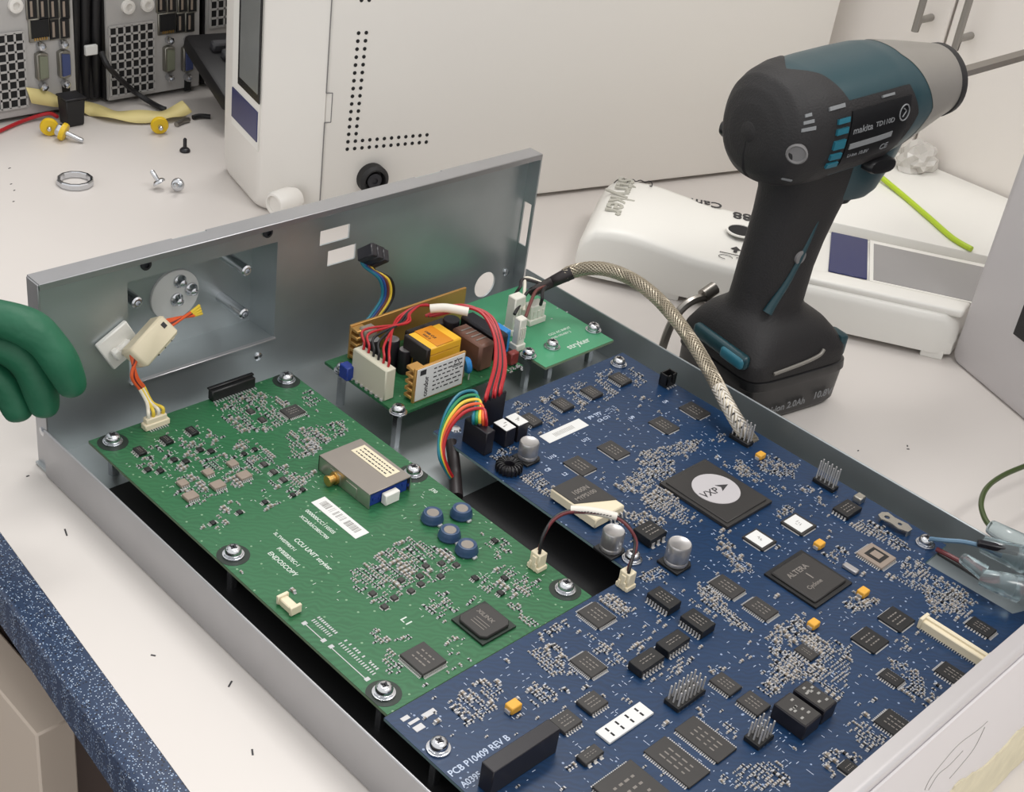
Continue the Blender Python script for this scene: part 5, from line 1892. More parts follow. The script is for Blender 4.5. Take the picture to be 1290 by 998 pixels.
# ================================================================ white device standing at the front corner side
DN = V((-.92, .39, 0)).normalized(); DA = V((-.39, -.92, 0)).normalized()
DO = V((.5153, -.2079, 0))
FD = frame(DO, DA, -DN)
dv = thing('white_monitor', 'white equipment housing with a black screen corner standing beside the fascia', 'monitor', DO, math.atan2(DA.y, DA.x))
mb = MB(FD)
pts = [(.0000 + .004 * (1 - cos(a)), .004 * (1 - sin(a))) for a in [i * pi / 10 for i in range(6)]]
rings = []
for (y, ins) in ((0, .0020), (.0020, 0), (.10, 0), (.102, .002)):
    x0, x1, z0, z1 = ins, .34 - ins, ins, .27 - ins
    ring = []
    r = .0065
    for (cx, cz, a0) in ((x1 - r, z1 - r, 0), (x0 + r, z1 - r, pi / 2), (x0 + r, z0 + r, pi), (x1 - r, z0 + r, 3 * pi / 2)):
        for k in range(6):
            a = a0 + pi / 2 * k / 5
            ring.append((cx + r * cos(a), y, cz + r * sin(a)))
    rings.append(ring)
mb.loft(rings)
bmesh.ops.recalc_face_normals(mb.bm, faces=mb.bm.faces[:])
hs = mb.build('housing', 'panel_white', dv, smooth=50)
MB(FD).box((.0425 + .10, -.0006, .0430 + .085), (.20, .0016, .17), .0004).build('screen', 'display_black', dv)

# ================================================================ cordless impact driver
DP = V((.388, -.16, 0))
da = radians(-10)
FR = frame(DP, (cos(da), sin(da), 0), (-sin(da), cos(da), 0))
dr_ = thing('impact_driver', 'black and teal cordless impact driver standing upright on its battery behind the chassis', 'power tool', DP, da)


def axis_z(x):
    return .1745 + .11 * x


SEC = [(-.0700, .004, .004, 2.0), (-.0694, .013, .013, 2.1), (-.0670, .0205, .0205, 2.2), (-.0625, .0258, .0262, 2.3), (-.0560, .0288, .0288, 2.35), (-.0470, .0306, .0304, 2.45), (-.0300, .0312, .0308, 2.5), (-.0100, .0312, .0308, 2.5),
       (.0060, .0306, .0308, 2.4), (.0200, .0288, .0290, 2.3), (.0340, .0262, .0264, 2.2), (.0480, .0232, .0234, 2.1), (.0600, .0206, .0208, 2.0), (.0680, .0190, .0190, 2.0)]


def sec(x):
    for i in range(len(SEC) - 1):
        if x <= SEC[i + 1][0]:
            t = (x - SEC[i][0]) / (SEC[i + 1][0] - SEC[i][0])
            return [SEC[i][k] + (SEC[i + 1][k] - SEC[i][k]) * t for k in (1, 2, 3)]
    return list(SEC[-1][1:])
K = 72


def hring(x, off=0.0):
    ry, rz, n = sec(x)
    return [(x, p[0], axis_z(x) + p[1]) for p in se(max(ry + off, .001), max(rz + off, .001), n, K)]


def phi(k):                       # angle from the top, 0..180, same on both sides
    a = (k + .5) / K * 360
    return abs(((a - 90 + 180) % 360) - 180)
XS = [-.0700, -.0694, -.0670, -.0625, -.0560] + [-.052 + i * .0025 for i in range(49)]


def zone(x, f):
    back = -.0440 + (.0100 * (f / 58) if f < 58 else .010) - (.008 if f < 18 else 0)
    if x < back:
        return 'rear_cover'
    nose = .0160 + .020 * max(0, 1 - abs(f - 92) / 70)
    if x > nose:
        return 'gear_case'
    if 56 < f < 128 and x < .0200 - abs(f - 88) * .0003:
        return 'side_panel'
    return 'housing'
rg = [hring(x) for x in XS]
mb = MB(FR)
mb.loft(rg)
bmesh.ops.recalc_face_normals(mb.bm, faces=mb.bm.faces[:])
mb.build('housing', 'drill_teal', dr_, smooth=40)


def onside(x, f, off):            # point on the head: f is the angle from the top, growing towards the camera side
    ry, rz, n = sec(x)
    a = radians(90 + f)
    c, q = cos(a), sin(a)
    return V((x, (ry + off) * math.copysign(abs(c) ** (2 / n), c), axis_z(x) + (rz + off) * math.copysign(abs(q) ** (2 / n), q)))


def patchf(xa, xb, f0, f1, off, th, nx=8, nf=10, dome=False):
    """raised panel between the curves x = xa(f) and x = xb(f), with thickness"""
    mb = MB(FR)
    vv, fs = [], []
    for o_ in (off, off - th):
        for i in range(nx + 1):
            for j in range(nf + 1):
                f = f0 + (f1 - f0) * j / nf
                t = i / nx
                x = xa(f) + (xb(f) - xa(f)) * (t * t if dome else t)
                q = onside(x, f, o_)
                if dome:
                    q.x -= (.0010 if o_ == off else -.0002) * max(0, min(1, (-.050 - x) / .014))
                vv.append(q)
    N = (nx + 1) * (nf + 1)
    W_ = nf + 1
    for i in range(nx):
        for j in range(nf):
            a = i * W_ + j
            fs.append((a, a + 1, a + W_ + 1, a + W_))
            fs.append((N + a, N + a + W_, N + a + W_ + 1, N + a + 1))
        for a, b in ((i * W_, (i + 1) * W_), (i * W_ + nf, (i + 1) * W_ + nf)):
            fs.append((a, b, N + b, N + a))
    for j in range(nf):
        for a in (j, nx * W_ + j):
            fs.append((a, a + 1, N + a + 1, N + a))
    mb.raw(vv, fs)
    bmesh.ops.remove_doubles(mb.bm, verts=mb.bm.verts, dist=1e-6)
    bmesh.ops.recalc_face_normals(mb.bm, faces=mb.bm.faces[:])
    return mb


def patch(x0, x1, f0, f1, off, th, nx=8, nf=10):
    return patchf(lambda f: x0, lambda f: x1, f0, f1, off, th, nx, nf)


def fold(f):
    return abs(((f + 180) % 360) - 180)


def back(f):
    f = fold(f)
    return -.0480 + .0150 * min(1, f / 62) - (.006 * max(0, 1 - f / 20)) - (.004 * max(0, (f - 125) / 55))


def nose(f):
    f = fold(f)
    return .0160 + .021 * max(0, 1 - abs(f - 92) / 72)
rc_ = patchf(lambda f: -.0700, back, -180, 180, .0007, .0016, 30, 96, True)
rc_.lathe([(.0052, -.002), (.0052, .0002), (.0046, .0005), (.0002, .0007)], (-.0708, 0, axis_z(-.070)), (-1, 0, 0), 36)
lab(rc_.build('rear_cover', 'drill_black', dr_), 'black rubber rear cap')
lab(patchf(nose, lambda f: .0680, -180, 180, .0003, .0012, 16, 96).build('gear_case', 'drill_grey', dr_), 'grey metal gear case')
for f0, f1 in ((57, 128), (-128, -57)):
    lab(patchf(lambda f: back(f) - .001, lambda f: .0215 - abs(fold(f) - 88) * .00035, f0, f1, .0006, .0014, 18, 18).build('side_panel', 'drill_black', dr_), 'black rubber side panel')
zc = axis_z(.064)
mb = MB(FR)
ax = V((1, 0, .11))
mb.lathe([(.0196, 0), (.0204, .0010), (.0200, .0050), (.0176, .0080), (.0130, .0105), (.0110, .0105)], (.0650, 0, zc), ax, 40)
mb.build('nose_bumper', 'rubber', dr_)
MB(FR).lathe([(.0090, .008), (.0090, .0140), (.0074, .0155), (.0040, .0155)], (.0650, 0, zc), ax, 24).build('chuck_sleeve', 'drill_black_gloss', dr_)
mb = MB(FR)
a0 = V((.0650, 0, zc)); axn = ax.normalized()
mb.tube([a0 + axn * .016, a0 + axn * .145], .0036, 6, 1)
mb.build('driver_bit', 'steel', dr_, smooth=0)


pl_ = patch(-.0330, .0110, 68, 112, .0014, .0012).build('name_plate', 'drill_black_gloss', dr_)
mb = MB()
for (x0, x1, f0, f1) in ((-.0160, .0085, 92, 95.5),):
    pass
lp_ = patch(-.0310, .0000, 92.5, 96.5, .0017, .0004, 8, 2).build('grey_bar', 'drill_mark', pl_, smooth=0)


def facing(x, f, off):
    p = onside(x, f, off)
    a = onside(x + .002, f, off) - onside(x - .002, f, off)
    b = onside(x, f - 3, off) - onside(x, f + 3, off)
    return frame(p, a, b.normalized() - a.normalized() * b.normalized().dot(a.normalized()))
mb = MB(FR)
mb.text('makita', .0052, facing(-.0310, 87.5, .0016), .0001)
mb.text('TD110D', .0038, facing(-.0150, 87.0, .0016), .0001)
mb.text('CE', .0050, facing(-.0060, 107, .0016), .0001)
mb.text('Li-ion 10.8V', .0030, facing(-.0300, 104, .0016), .0001)
fm = facing(.0055, 82, .0018)
mb.tube([fm @ V((.0038 * cos(i * pi / 10), .0042 * sin(i * pi / 10), 0)) for i in range(21)], .0004, 5, 1)
mb.tube([fm @ V((-.0012, -.0022, 0)), fm @ V((.0014, .0006, 0)), fm @ V((-.0008, .0022, 0))], .0004, 5, 1)
lab(mb.build('lettering', 'drill_mark', pl_, smooth=0), 'pale printed lettering and round mark')
for k in range(5):
    f = 72 + k * 8.6
    patch(-.0425, -.0350, f, f + 4.6, .0020, .0020, 3, 2).build('vent_louver', 'drill_teal_bright', dr_, smooth=0)
for (x0, x1, f0, f1) in ((-.0480, -.0380, 58, 62), (-.0120, -.0030, 61, 63.5)):
    patch(x0, x1, f0, f1, .0016, .0010, 3, 2).build('vent_slot', 'drill_mark', dr_, smooth=0)
for k in range(3):
    w = .0030 + k * .0018
    patch(-.0590 - w * .5, -.0590 + w * .5, 58 + k * 7, 61.5 + k * 7, .0016, .0010, 3, 2).build('vent_slot', 'drill_mark', dr_, smooth=0)
p = onside(-.0625, 94, .0016)
nrm = (p - V((-.03, 0, axis_z(-.03)))).normalized()
MB(FR).lathe([(.0050, -.002), (.0056, .0004), (.0048, .0010), (.0040, .0002), (.0001, .0002)], p, nrm, 22).build('screw_recess', 'seam', dr_)
p = onside(-.0535, 122, .0008)
patch(-.0640, -.0570, 128, 131, .0014, .001, 3, 2).build('vent_slot', 'drill_mark', dr_, smooth=0)
MB(FR).lathe([(.0045, 0), (.0045, .004), (.0034, .0055), (.0001, .0055)], V((-.0580, .0240, axis_z(-.05) - .012)), (-.4, .9, -.1), 16).build('side_knob', 'drill_black_gloss', dr_)
# neck, grip, foot and battery as one moulded body in sections
GS = [(.1560, .0040, .0300, .0235, 2.6), (.1480, .0020, .0310, .0230, 2.6), (.1400, -.0020, .0315, .0215, 2.5)]
mb = MB(FR)
mb.loft([[(xc + p[0], p[1], z) for p in se(rx, ry, n, 40)] for (z, xc, rx, ry, n) in [(.158, .0060, .0320, .0235, 2.8), (.150, .0050, .0310, .0230, 2.7), (.1400, .0060, .0270, .0215, 2.5), (.1300, .0070, .0230, .0190, 2.4), (.126, .0060, .0200, .0170, 2.3)]])
bmesh.ops.recalc_face_normals(mb.bm, faces=mb.bm.faces[:])
mb.build('neck', 'drill_teal', dr_)
GS = [(.1600, -.0240, .0300, .0230, 2.5), (.1500, -.0200, .0320, .0225, 2.5), (.1400, -.0170, .0310, .0205, 2.4), (.1280, -.0180, .0280, .0182, 2.3), (.1150, -.0200, .0262, .0172, 2.25), (.1000, -.0225, .0246, .0168, 2.2), (.0850, -.0245, .0236, .0168, 2.2), (.0720, -.0250, .0232, .0172, 2.2), (.0630, -.0255, .0232, .0175, 2.2), (.0590, -.0250, .0245, .0190, 2.4), (.0560, -.0235, .0275, .0225, 2.8), (.0520, -.0215, .0315, .0265, 3.8), (.0460, -.0195, .0350, .0300, 5), (.0400, -.0185, .0378, .0322, 6.5), (.0380, -.0182, .0386, .0327, 7), (.0330, -.0180, .0390, .0330, 7), (.0300, -.0180, .0390, .0330, 7)]
mb = MB(FR)
mb.loft([[(xc + p[0], p[1], z) for p in se(rx, ry, n, 48)] for (z, xc, rx, ry, n) in GS])
bmesh.ops.recalc_face_normals(mb.bm, faces=mb.bm.faces[:])
gp = mb.build('grip', 'drill_black', dr_, smooth=50)
mb = MB(FR)
mb.loft([[(xc + p[0], p[1], z) for p in se(rx, ry, n, 48)] for (z, xc, rx, ry, n) in [(.0298, -.0170, .0380, .0322, 7), (.0290, -.0170, .0402, .0336, 7), (.0240, -.0165, .0406, .0339, 7), (.0230, -.0165, .0398, .0332, 7), (.0040, -.0165, .0390, .0326, 7), (.0010, -.0165, .0372, .0310, 6), (.0002, -.0165, .0358, .0298, 6)]])
bmesh.ops.recalc_face_normals(mb.bm, faces=mb.bm.faces[:])
bt = mb.build('battery', 'drill_black_gloss', dr_, smooth=40)
mb = MB(FR)
fmb = frame((-.040, -.0336, .0075), (1, 0, 0), (0, 0, 1))
mb.text('Li-ion 2.0Ah', .0062, fmb, .0001)
mb.text('10.8V', .0066, frame((-.003, -.0336, .0085), (1, 0, 0), (0, 0, 1)), .0001)
mb.build('lettering', 'drill_mark', bt, smooth=0)
o = MB(FR).box((-.0570, -.004, .0400), (.0060, .0440, .0090), .0028, seg=3).build('release_catch', 'drill_teal', dr_)
MB(FR).box((-.0590, -.016, .0395), (.0050, .0180, .0070), .0022, seg=3).build('button', 'drill_teal_bright', o)
o = MB(FR).box((.0168, -.0230, .0370), (.0070, .0130, .0150), .0024, seg=2).build('corner_trim', 'drill_teal', dr_)
mb = MB(FR)
mb.tube([(-.042, -.0330, .0345), (-.020, -.0336, .0370), (-.008, -.0334, .0392), (-.0045, -.0328, .0420)], .0011, 8, 6)
mb.build('scuffed_ridge', 'drill_grey', gp)
MB(FR).tube([(-.0180, -.0160, .124), (-.0230, -.0164, .104), (-.0300, -.0164, .084), (-.0370, -.0160, .070), (-.0400, -.0160, .064)], [.0010, .0030], 10, 6).build('grip_inlay', 'drill_teal', gp)
MB(FR).lathe([(.0040, -.001), (.0040, .0008), (.0030, .0012), (.0001, .0008)], (-.0260, -.0166, .0960), (.1, -1, 0), 18).build('screw', 'seam', gp)
mb = MB(FR)
mb.loft([[(xc + p[0], p[1], z) for p in se(rx, ry, 2.6, 24)] for (z, xc, rx, ry) in [(.1500, .0230, .0120, .0085), (.1400, .0210, .0130, .0088), (.1320, .0180, .0120, .0085), (.1240, .0150, .0090, .0080), (.1180, .0110, .0060, .0070)]])
bmesh.ops.recalc_face_normals(mb.bm, faces=mb.bm.faces[:])
mb.build('trigger', 'drill_black_gloss', dr_)
mb = MB(FR)
mb.loft([[(.0060 + p[0], y, .1500 + p[1]) for p in se(.0105 * k, .0044 * k, 2.6, 20)] for (y, k) in ((-.020, 1), (-.0275, 1), (-.0290, .88), (-.0294, .5))])
bmesh.ops.recalc_face_normals(mb.bm, faces=mb.bm.faces[:])
mb.build('direction_switch', 'drill_black_gloss', dr_)
mb = MB(FR)
for (p, w) in (((-.058, .036, .004), 0),):
    pass
path = [(-.0260, .0330, .0380), (-.0280, .0370, .0400), (-.0330, .0380, .0440), (-.0420, .0385, .0440), (-.0500, .0390, .0390), (-.0550, .0395, .0290), (-.0570, .0400, .0150), (-.0570, .0400, .0080)]
for i in range(len(path) - 1):
    pass
mb.tube(path, .0026, 8, 6)
mb.tube([(-.0340, .0390, .0450), (-.0250, .0400, .0480)], .0042, 10, 1)
mb.build('belt_hook', 'steel', dr_)

# ================================================================ desktop computers seen from the back
TYB = .385


def tw(px):
    p = aty(px, TYB)
    return p.x, p.z


def computer(x0, x1, label, grids, ports):
    t = thing('desktop_computer', label, 'computer', ((x0 + x1) / 2, TYB + .17, 0), 0, 'desktop computers along the back of the bench')
    hgt = .36
    MB().box(((x0 + x1) / 2, TYB + .175, hgt / 2 + .002), (x1 - x0, .34, hgt), .002).build('case', 'pc_black', t)
    MB().box(((x0 + x1) / 2, TYB + .0015, hgt / 2 + .003), (x1 - x0 - .001, .003, hgt - .002), .0006).build('rear_plate', 'pc_grey', t)
    for (gx0, gz0, gx1, gz1) in grids:
        b = MB().box(((gx0 + gx1) / 2, TYB - .0004, (gz0 + gz1) / 2), (gx1 - gx0, .001, gz1 - gz0)).build('grille_opening', 'hole_black', t)
        mb = MB()
        nx, nz = max(1, round((gx1 - gx0) / .0066)), max(1, round((gz1 - gz0) / .0066))
        for i in range(nx + 1):
            mb.box((gx0 + (gx1 - gx0) * i / nx, TYB - .0012, (gz0 + gz1) / 2), (.0015, .0012, gz1 - gz0))
        for i in range(nz + 1):
            mb.box(((gx0 + gx1) / 2, TYB - .0012, gz0 + (gz1 - gz0) * i / nz), (gx1 - gx0, .0012, .0015))
        mb.build('grille', 'pc_grey', b, smooth=0)
    for (kind, x, z) in ports:
        if kind == 'usb':
            o = MB().box((x, TYB - .0008, z), (.0085, .0020, .0160), .0004).build('usb_port', 'shell', t)
            MB().box((x, TYB - .0019, z), (.0066, .0006, .0140)).build('opening', 'hole_black', o, smooth=0)
            MB().box((x - .001, TYB - .0022, z), (.0018, .0006, .0110)).build('tongue', 'chip_tan', o, smooth=0)
        elif kind == 'rj':
            o = MB().box((x, TYB - .0008, z), (.0165, .0020, .0170), .0004).build('network_port', 'shell', t)
            MB().box((x, TYB - .0019, z + .001), (.0135, .0006, .0130)).build('opening', 'hole_black', o, smooth=0)
            mb = MB()
            for k in range(6):
                mb.box((x + (k - 2.5) * .0018, TYB - .0023, z - .0062), (.0007, .0006, .0020))
            mb.build('contact', 'gold', o, smooth=0)
        elif kind in ('vga', 'serial'):
            h = .0150
            mb = MB(frame((x, TYB, z), (0, 0, 1), None, (0, -1, 0)))
            mb.prism([(-h * .62, -.0042), (h * .62, -.0042), (h * .72, .0010), (h * .62, .0048), (-h * .62, .0048), (-h * .72, .0010)], 0, .0046, .0005)
            o = mb.build('serial_port' if kind == 'serial' else 'display_port', 'shell', t)
            mb = MB(frame((x, TYB, z), (0, 0, 1), None, (0, -1, 0)))
            mb.prism([(-h * .5, -.0030), (h * .5, -.0030), (h * .56, .0030), (-h * .56, .0030)], .0040, .0058)
            mb.build('insert', 'vga_blue' if kind == 'vga' else 'serial_green', o)
            mb = MB()
            for s in (-1, 1):
                mb.lathe([(.0030, 0), (.0030, .0050), (.0016, .0054), (.0016, .0030)], (x, TYB - .0005, z + s * .0150), (0, -1, 0), 6)
                mb.build('hex_post', 'screw', o)
                mb = MB()
            mb.bm.free()
        elif kind == 'jack':
            o = MB().lathe([(.0052, 0), (.0052, .003), (.0036, .0035), (.0028, .0035), (.0026, .001)], (x, TYB - .0002, z), (0, -1, 0), 18).build('audio_jack', 'white_plastic', t)
        elif kind == 'slot':
            MB().box((x, TYB - .0004, z), (.0060, .0012, .0130), .0003).build('bracket_slot', 'hole_black', t)
    return t
x1, _ = tw((95, 60))
gx, _ = tw((31, 80)); 
pt = []
for q in ((39, 10), (53, 10), (66, 10), (80, 10)):
    pt.append(('usb',) + tw(q))
pt.append(('rj',) + tw((49, 37))); pt.append(('usb',) + tw((67, 36))); pt.append(('usb',) + tw((80, 35)))
pt.append(('serial',) + tw((51, 82))); pt.append(('vga',) + tw((79, 79)))
pt.append(('slot',) + tw((83, 113))); pt.append(('jack',) + tw((18, 6)))
zt_ = tw((0, 43))[1]
computer(x1 - .175, x1, 'grey backed desktop computer with the black rocker switch and tape end at its foot', [(x1 - .172, tw((0, 145))[1] + .004, tw((31, 90))[0], zt_), (x1 - .06, .105, x1 - .012, .13)], pt)
x0, _ = tw((134, 60)); x2 = tw((248, 60))[0]
pt = []
for q in ((202, 2), (215, 2), (229, 2), (241, 2)):
    pt.append(('usb',) + tw(q))
pt.append(('rj',) + tw((210, 29))); pt.append(('usb',) + tw((226, 28))); pt.append(('usb',) + tw((238, 27)))
pt.append(('serial',) + tw((211, 73))); pt.append(('vga',) + tw((234, 73)))
pt.append(('slot',) + tw((236, 104))); pt.append(('jack',) + tw((160, 8))); pt.append(('jack',) + tw((184, 5)))
g1 = (x0 + .002, tw((140, 124))[1] + .002, tw((193, 80))[0], tw((160, 31))[1])
computer(x0, x2 + .003, 'grey backed desktop computer with serial and blue display ports next to the keyboard', [g1], pt)
x3 = tw((257, 20))[0]
computer(x3 + .002, x3 + .172, 'desktop computer mostly hidden behind the white console, only its grille showing', [(x3 + .005, tw((265, 34))[1], x3 + .05, .10)], [])
# black tower side filling the gap: the next case's plastic foot and cables
gap = thing('cable_bundle', 'thick black cables hanging in the gap between the two desktop computers', 'cable bundle', ((x1 + x0) / 2, TYB + .01, 0))
for i in range(5):
    xx = x1 + .0035 + i * (x0 - x1 - .007) / 4
    MB().tube([(xx, TYB + .012, .0045), (xx + rnd.uniform(-.001, .001), TYB + .008 + .006 * (i % 2), .06), (xx + rnd.uniform(-.001, .001), TYB + .006, .13), (xx, TYB + .012, .30)], .0038, 10, 6).build('cable', 'pc_black', gap)
p = aty((118, 65), TYB - .004)
MB().box((p.x, TYB + .0, p.z), (.0100, .0030, .0075), .0005, ).build('paper_tag', 'label_white', gap)
tc = MB().tube([aty((128, 66), TYB - .002), aty((138, 86), TYB - .010), at((165, 112), .012), at((185, 126), .0045), at((203, 136), .0030), at((209, 138), .0022)], .0022, 8, 6).build('thin_black_cable', 'pc_black')
tag(tc, 'thin black cable running down from the computer gap onto the bench', 'cable')

# keyboard leaning behind the console
kb = thing('keyboard', 'dark grey keyboard leaning behind the white console beside the computers', 'keyboard', (.36, .33, .02))
k0 = aty((231, 42), .372); k1 = at((284, 124), .030)
ev = (k1 - k0)
ev.normalize()
eu = V((1, .25, .12)); eu = (eu - ev * eu.dot(ev)).normalized()
fk = frame(k0, eu, ev)                # x along the keyboard, y down its short side
up_ = fk.to_3x3() @ V((0, 0, 1))
if up_.z < 0:
    fk = frame(k0, eu, -ev)
    sy = -1
else:
    sy = 1
KL, KW = .20, (k1 - k0).length
mb = MB(fk)
mb.box((KL / 2, sy * KW / 2, -.007), (KL, KW, .014), .004, seg=2)
mb.build('body', 'pc_black', kb)
for i in range(7):
    for j in range(5):
        MB(fk).box((.012 + i * .019 + .009 + j * .004, sy * (.012 + j * (KW - .024) / 5 + .010), .0030), (.0155, (KW - .024) / 5 - .004, .0075), .0014).build('key', 'key_grey', kb)

# ================================================================ small parts on the bench
rw = MB().tube([at((-30, 178), .002), at((0, 165), .0020), at((25, 154), .0022), at((48, 146), .0040), at((63, 143), .0060), at((72, 147), .0060)], .0014, 8, 6).build('red_wire', 'wire_red')
tag(rw, 'thin red wire running in to the yellow terminals', 'wire')


def ribbon(path, w, mname, name, first=None):
    mb = MB()
    pts = [V(p) for p in path]
    dn = []
    for i in range(len(pts) - 1):
        p0 = pts[max(i - 1, 0)]; p1 = pts[i]; p2 = pts[i + 1]; p3 = pts[min(i + 2, len(pts) - 1)]
        for k in range(6):
            t = k / 6
            dn.append(0.5 * ((2 * p1) + (p2 - p0) * t + (2 * p0 - 5 * p1 + 4 * p2 - p3) * t * t + (3 * p1 - p0 - 3 * p2 + p3) * t ** 3))
    dn.append(pts[-1])
    vv, fs = [], []
    for i, p in enumerate(dn):
        t = (dn[min(i + 1, len(dn) - 1)] - dn[max(i - 1, 0)]).normalized()
        s = V((-t.y, t.x, .30 + .25 * sin(i * .45))).normalized()
        if first and i < first:
            s = s.lerp(V((-.25, .1, 1)), 1 - i / first).normalized()
        for k in (-1, 0, 1):
            vv.append(p + s * (w * k / 2) + V((0, 0, .0004 if k == 0 else 0)))
    for i in range(len(dn) - 1):
        for k in range(2):
            fs.append((i * 3 + k, i * 3 + k + 1, i * 3 + k + 4, i * 3 + k + 3))
    mb.raw(vv, fs)
    o = mb.build(name, mname)
    sm = o.modifiers.new('thick', 'SOLIDIFY')
    sm.thickness = .0004
    return o
tp_ = ribbon([aty((36, 120), .382), aty((60, 124), .3815), aty((88, 130), .381), aty((115, 138), .377), at((140, 144), .0045), at((170, 147), .0045), at((200, 146), .0045), at((222, 141), .0055), at((236, 134), .0080)], .0125, 'tape_masking', 'masking_tape', 16)
tag(tp_, 'crumpled strip of yellow masking tape lying along the bench before the computers', 'tape')
p = at((91, 156), 0)

ck = thing('rocker_switch', 'loose black rocker switch standing on the bench among the yellow terminals', 'switch', (p.x, p.y, 0))
mb = MB()
mb.prism([(p.x - .0066, p.y - .0060), (p.x + .0066, p.y - .0060), (p.x + .0066, p.y + .0060), (p.x - .0066, p.y + .0060)], .0002, .0205, .0008, 1, 1.15)
mb.build('body', 'rubber', ck)
MB().box((p.x, p.y, .0213), (.0165, .0155, .0016), .0005).build('rim', 'pc_black', ck)


def terminal(px, ax, label, L=.010):
    p = at(px, .0066)
    ax = V(ax).normalized()
    t = thing('yellow_terminal', label, 'terminal', (p.x, p.y, 0), 0, 'yellow panel terminals on the bench')
    MB().lathe([(.0026, -.004), (.0026, -.0018), (.0064, -.0016), (.0066, .0004), (.0060, .0018), (.0044, .0020)], p, ax, 24).build('collar', 'yellow_plastic', t)
    MB().lathe([(.0038, -.0052), (.0046, -.004), (.0046, -.0014), (.003, -.001)], p, ax, 6).build('nut', 'screw', t)
    MB().lathe([(.0018, -.001), (.0018, L), (.0012, L + .001)], p, ax, 12).build('stud', 'screw', t)
terminal((62, 160), (-.5, -.9, -.05), 'yellow collared terminal lying at the end of the red wire', .004)
terminal((80, 166), (.62, -.75, -.32), 'yellow collared terminal with a long silver stud lying near the black rocker switch', .014)
terminal((201, 158), (-.35, -.9, -.08), 'yellow collared terminal on the end of the masking tape near the thin cable', .005)
p = at((95, 232), .0)
rg_ = MB().lathe([(.0118, 0), (.0122, .0008), (.0122, .0036), (.0116, .0044), (.0102, .0044), (.0098, .0038), (.0098, .0006), (.0102, 0)], (p.x, p.y, .0002), None, 12, True).build('hex_ring_nut', 'screw', None, smooth=20)
tag(rg_, 'large flat silver ring nut lying alone on the white bench', 'nut')


def screwlet(px, m, label, up, name='loose_screw', s=1.0):
    p = at(px, .0)
    t = thing(name, label, 'screw', (p.x, p.y, 0), 0, 'loose screws on the bench')
    ax = V(up).normalized()
    c = V((p.x, p.y, .0048 * s if up[2] < .9 else .0002))
    MB().lathe([(.0044 * s, 0), (.0046 * s, .0006), (.0042 * s, .0016), (.0030 * s, .0026), (.001, .0028)], c, ax, 16).build('head', m, t)
    MB().lathe([(.0016 * s, 0), (.0016 * s, .0070), (.0008, .0080)], c + ax * .0022, ax, 10).build('shank', m, t)
screwlet((233, 191), 'cap_sleeve', 'small black screw standing on its head on the bench', (0, 0, 1), s=.85)
screwlet((201, 239), 'screw', 'silver screw of the pair behind the chassis, beside the ring nut', (-.3, .5, .8))
screwlet((224, 241), 'screw', 'silver screw of the pair behind the chassis, next to the console foot', (-.6, -.6, .35))
p = at((229, 154), .0)
o = MB().tube([at((222, 157), .0018), at((229, 153), .0022), at((238, 151), .0018)], .0020, 8, 4).build('crimp_terminal', 'steel')
tag(o, 'small bent metal crimp terminal on the bench beside the masking tape end', 'terminal')
o = MB().tube([at((243, 148), .0018), at((252, 146), .0022), at((265, 147), .0018)], .0019, 8, 4).build('black_sleeve', 'pc_black')
tag(o, 'short black sleeve lying between the tape and the white console', 'cable end')

# ================================================================ gloved hand reaching in at the edge
vd = (aty((50, 450), -.035) - CP).normalized()
HQ = aty((50, 450), -.035)


def hp(x, y, d=0.0):
    return onp((x, y), HQ - vd * d, vd)


chains = [
    [((-430, 300), .034, 0), ((-330, 340), .030, 0), ((-255, 372), .024, .004), ((-190, 398), .028, .004), ((-120, 425), .026, .002)],
]
verts, rad, edges = [], [], []


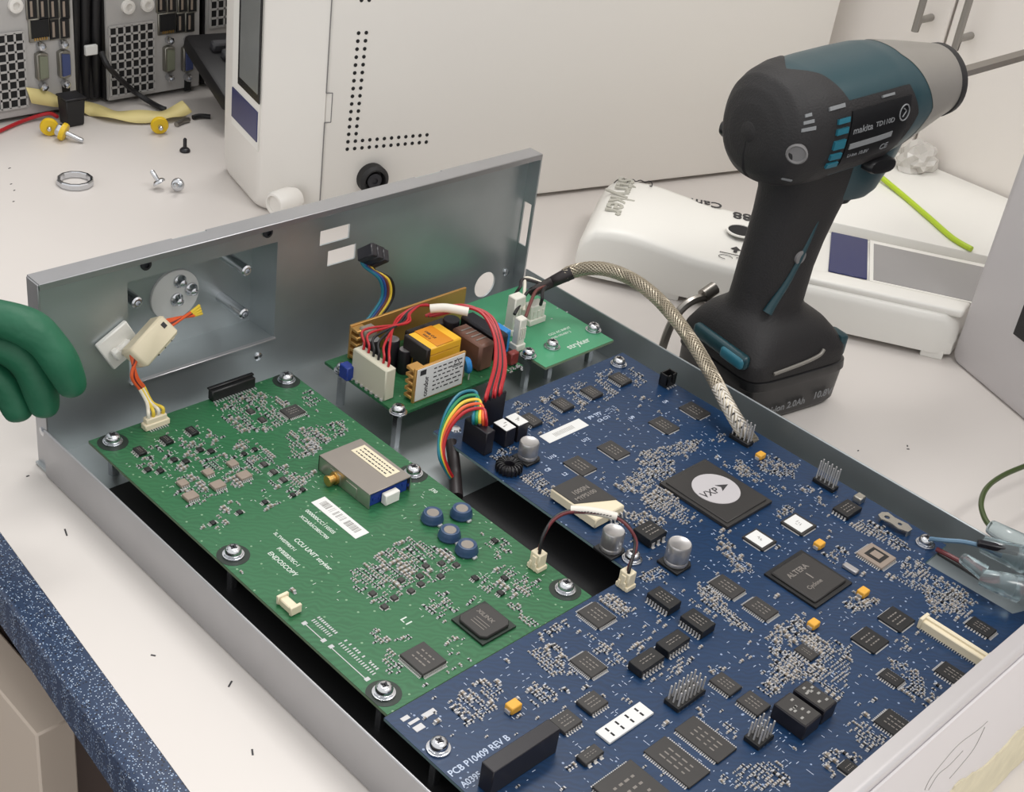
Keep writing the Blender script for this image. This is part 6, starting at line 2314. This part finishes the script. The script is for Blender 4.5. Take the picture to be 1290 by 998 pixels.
def vadd(p, r):
    verts.append(p); rad.append(r)
    return len(verts) - 1
arm = [vadd(hp(x, y, d), r) for ((x, y), r, d) in chains[0]]
edges += list(zip(arm[:-1], arm[1:]))
palm = arm[-1]
for base in ([((-75, 388), .0115, .012), ((-25, 398), .0086, .018), ((8, 402), .0082, .021), ((42, 414), .0096, .022), ((60, 432), .0080, .021), ((76, 454), .0086, .020), ((88, 478), .0074, .015), ((96, 500), .0060, .012)],
             [((-62, 422), .0115, .004), ((-12, 428), .0084, .008), ((24, 440), .0096, .010), ((40, 462), .0080, .009), ((50, 486), .0084, .006), ((56, 510), .0072, .002), ((58, 526), .0054, .0)],
             [((-72, 456), .0110, -.004), ((-34, 462), .0084, -.002), ((-4, 472), .0092, .000), ((12, 492), .0076, -.002), ((22, 512), .0078, -.004), ((27, 532), .0058, -.006)],
             [((-90, 485), .0110, -.010), ((-50, 500), .0090, -.010), ((-30, 525), .0080, -.012), ((-24, 548), .0062, -.014)],
             [((-130, 470), .0140, .018), ((-95, 510), .0120, .026), ((-60, 540), .0100, .030), ((-36, 556), .0080, .030)]):
    prev = palm
    for ((x, y), r, d) in base:
        i = vadd(hp(x, y, d), r)
        edges.append((prev, i))
        prev = i
me = bpy.data.meshes.new('person')
me.from_pydata([tuple(v) for v in verts], edges, [])
hand = bpy.data.objects.new('person', me)
col.objects.link(hand)
sk_ = hand.modifiers.new('skin', 'SKIN')
sk_.use_smooth_shade = True
for i, r in enumerate(rad):
    me.skin_vertices[0].data[i].radius = (r, r)
me.skin_vertices[0].data[0].use_root = True
ss_ = hand.modifiers.new('subsurf', 'SUBSURF')
ss_.levels = 2
ss_.render_levels = 2
me.materials.append(MATS['glove'])
tag(hand, "person's hand in a green glove reaching in past the chassis corner", 'person')

# ================================================================ light
w = bpy.data.worlds.new('world')
scene.world = w
w.use_nodes = True
bg = w.node_tree.nodes['Background']
bg.inputs[0].default_value = (1.0, 0.992, 0.985, 1)
bg.inputs[1].default_value = 0.80


def ceiling_light(loc, sx, sy, power, colr=(1, .985, .96)):
    d = bpy.data.lights.new('ceiling_light', 'AREA')
    d.shape = 'RECTANGLE'
    d.size, d.size_y = sx, sy
    d.energy = power
    d.color = colr
    o = bpy.data.objects.new('ceiling_light', d)
    o.location = loc
    col.objects.link(o)
    return o
ceiling_light((.9, .5, 1.9), 1.2, .35, 17)
ceiling_light((.35, -1.1, 1.9), 1.2, .35, 13)
ceiling_light((1.2, -.9, 1.9), .4, 1.2, 10)
vs = scene.view_settings
vs.view_transform = 'Standard'
vs.look = 'None'
vs.gamma = 1.0
vs.exposure = 0.32
vs.use_curve_mapping = False
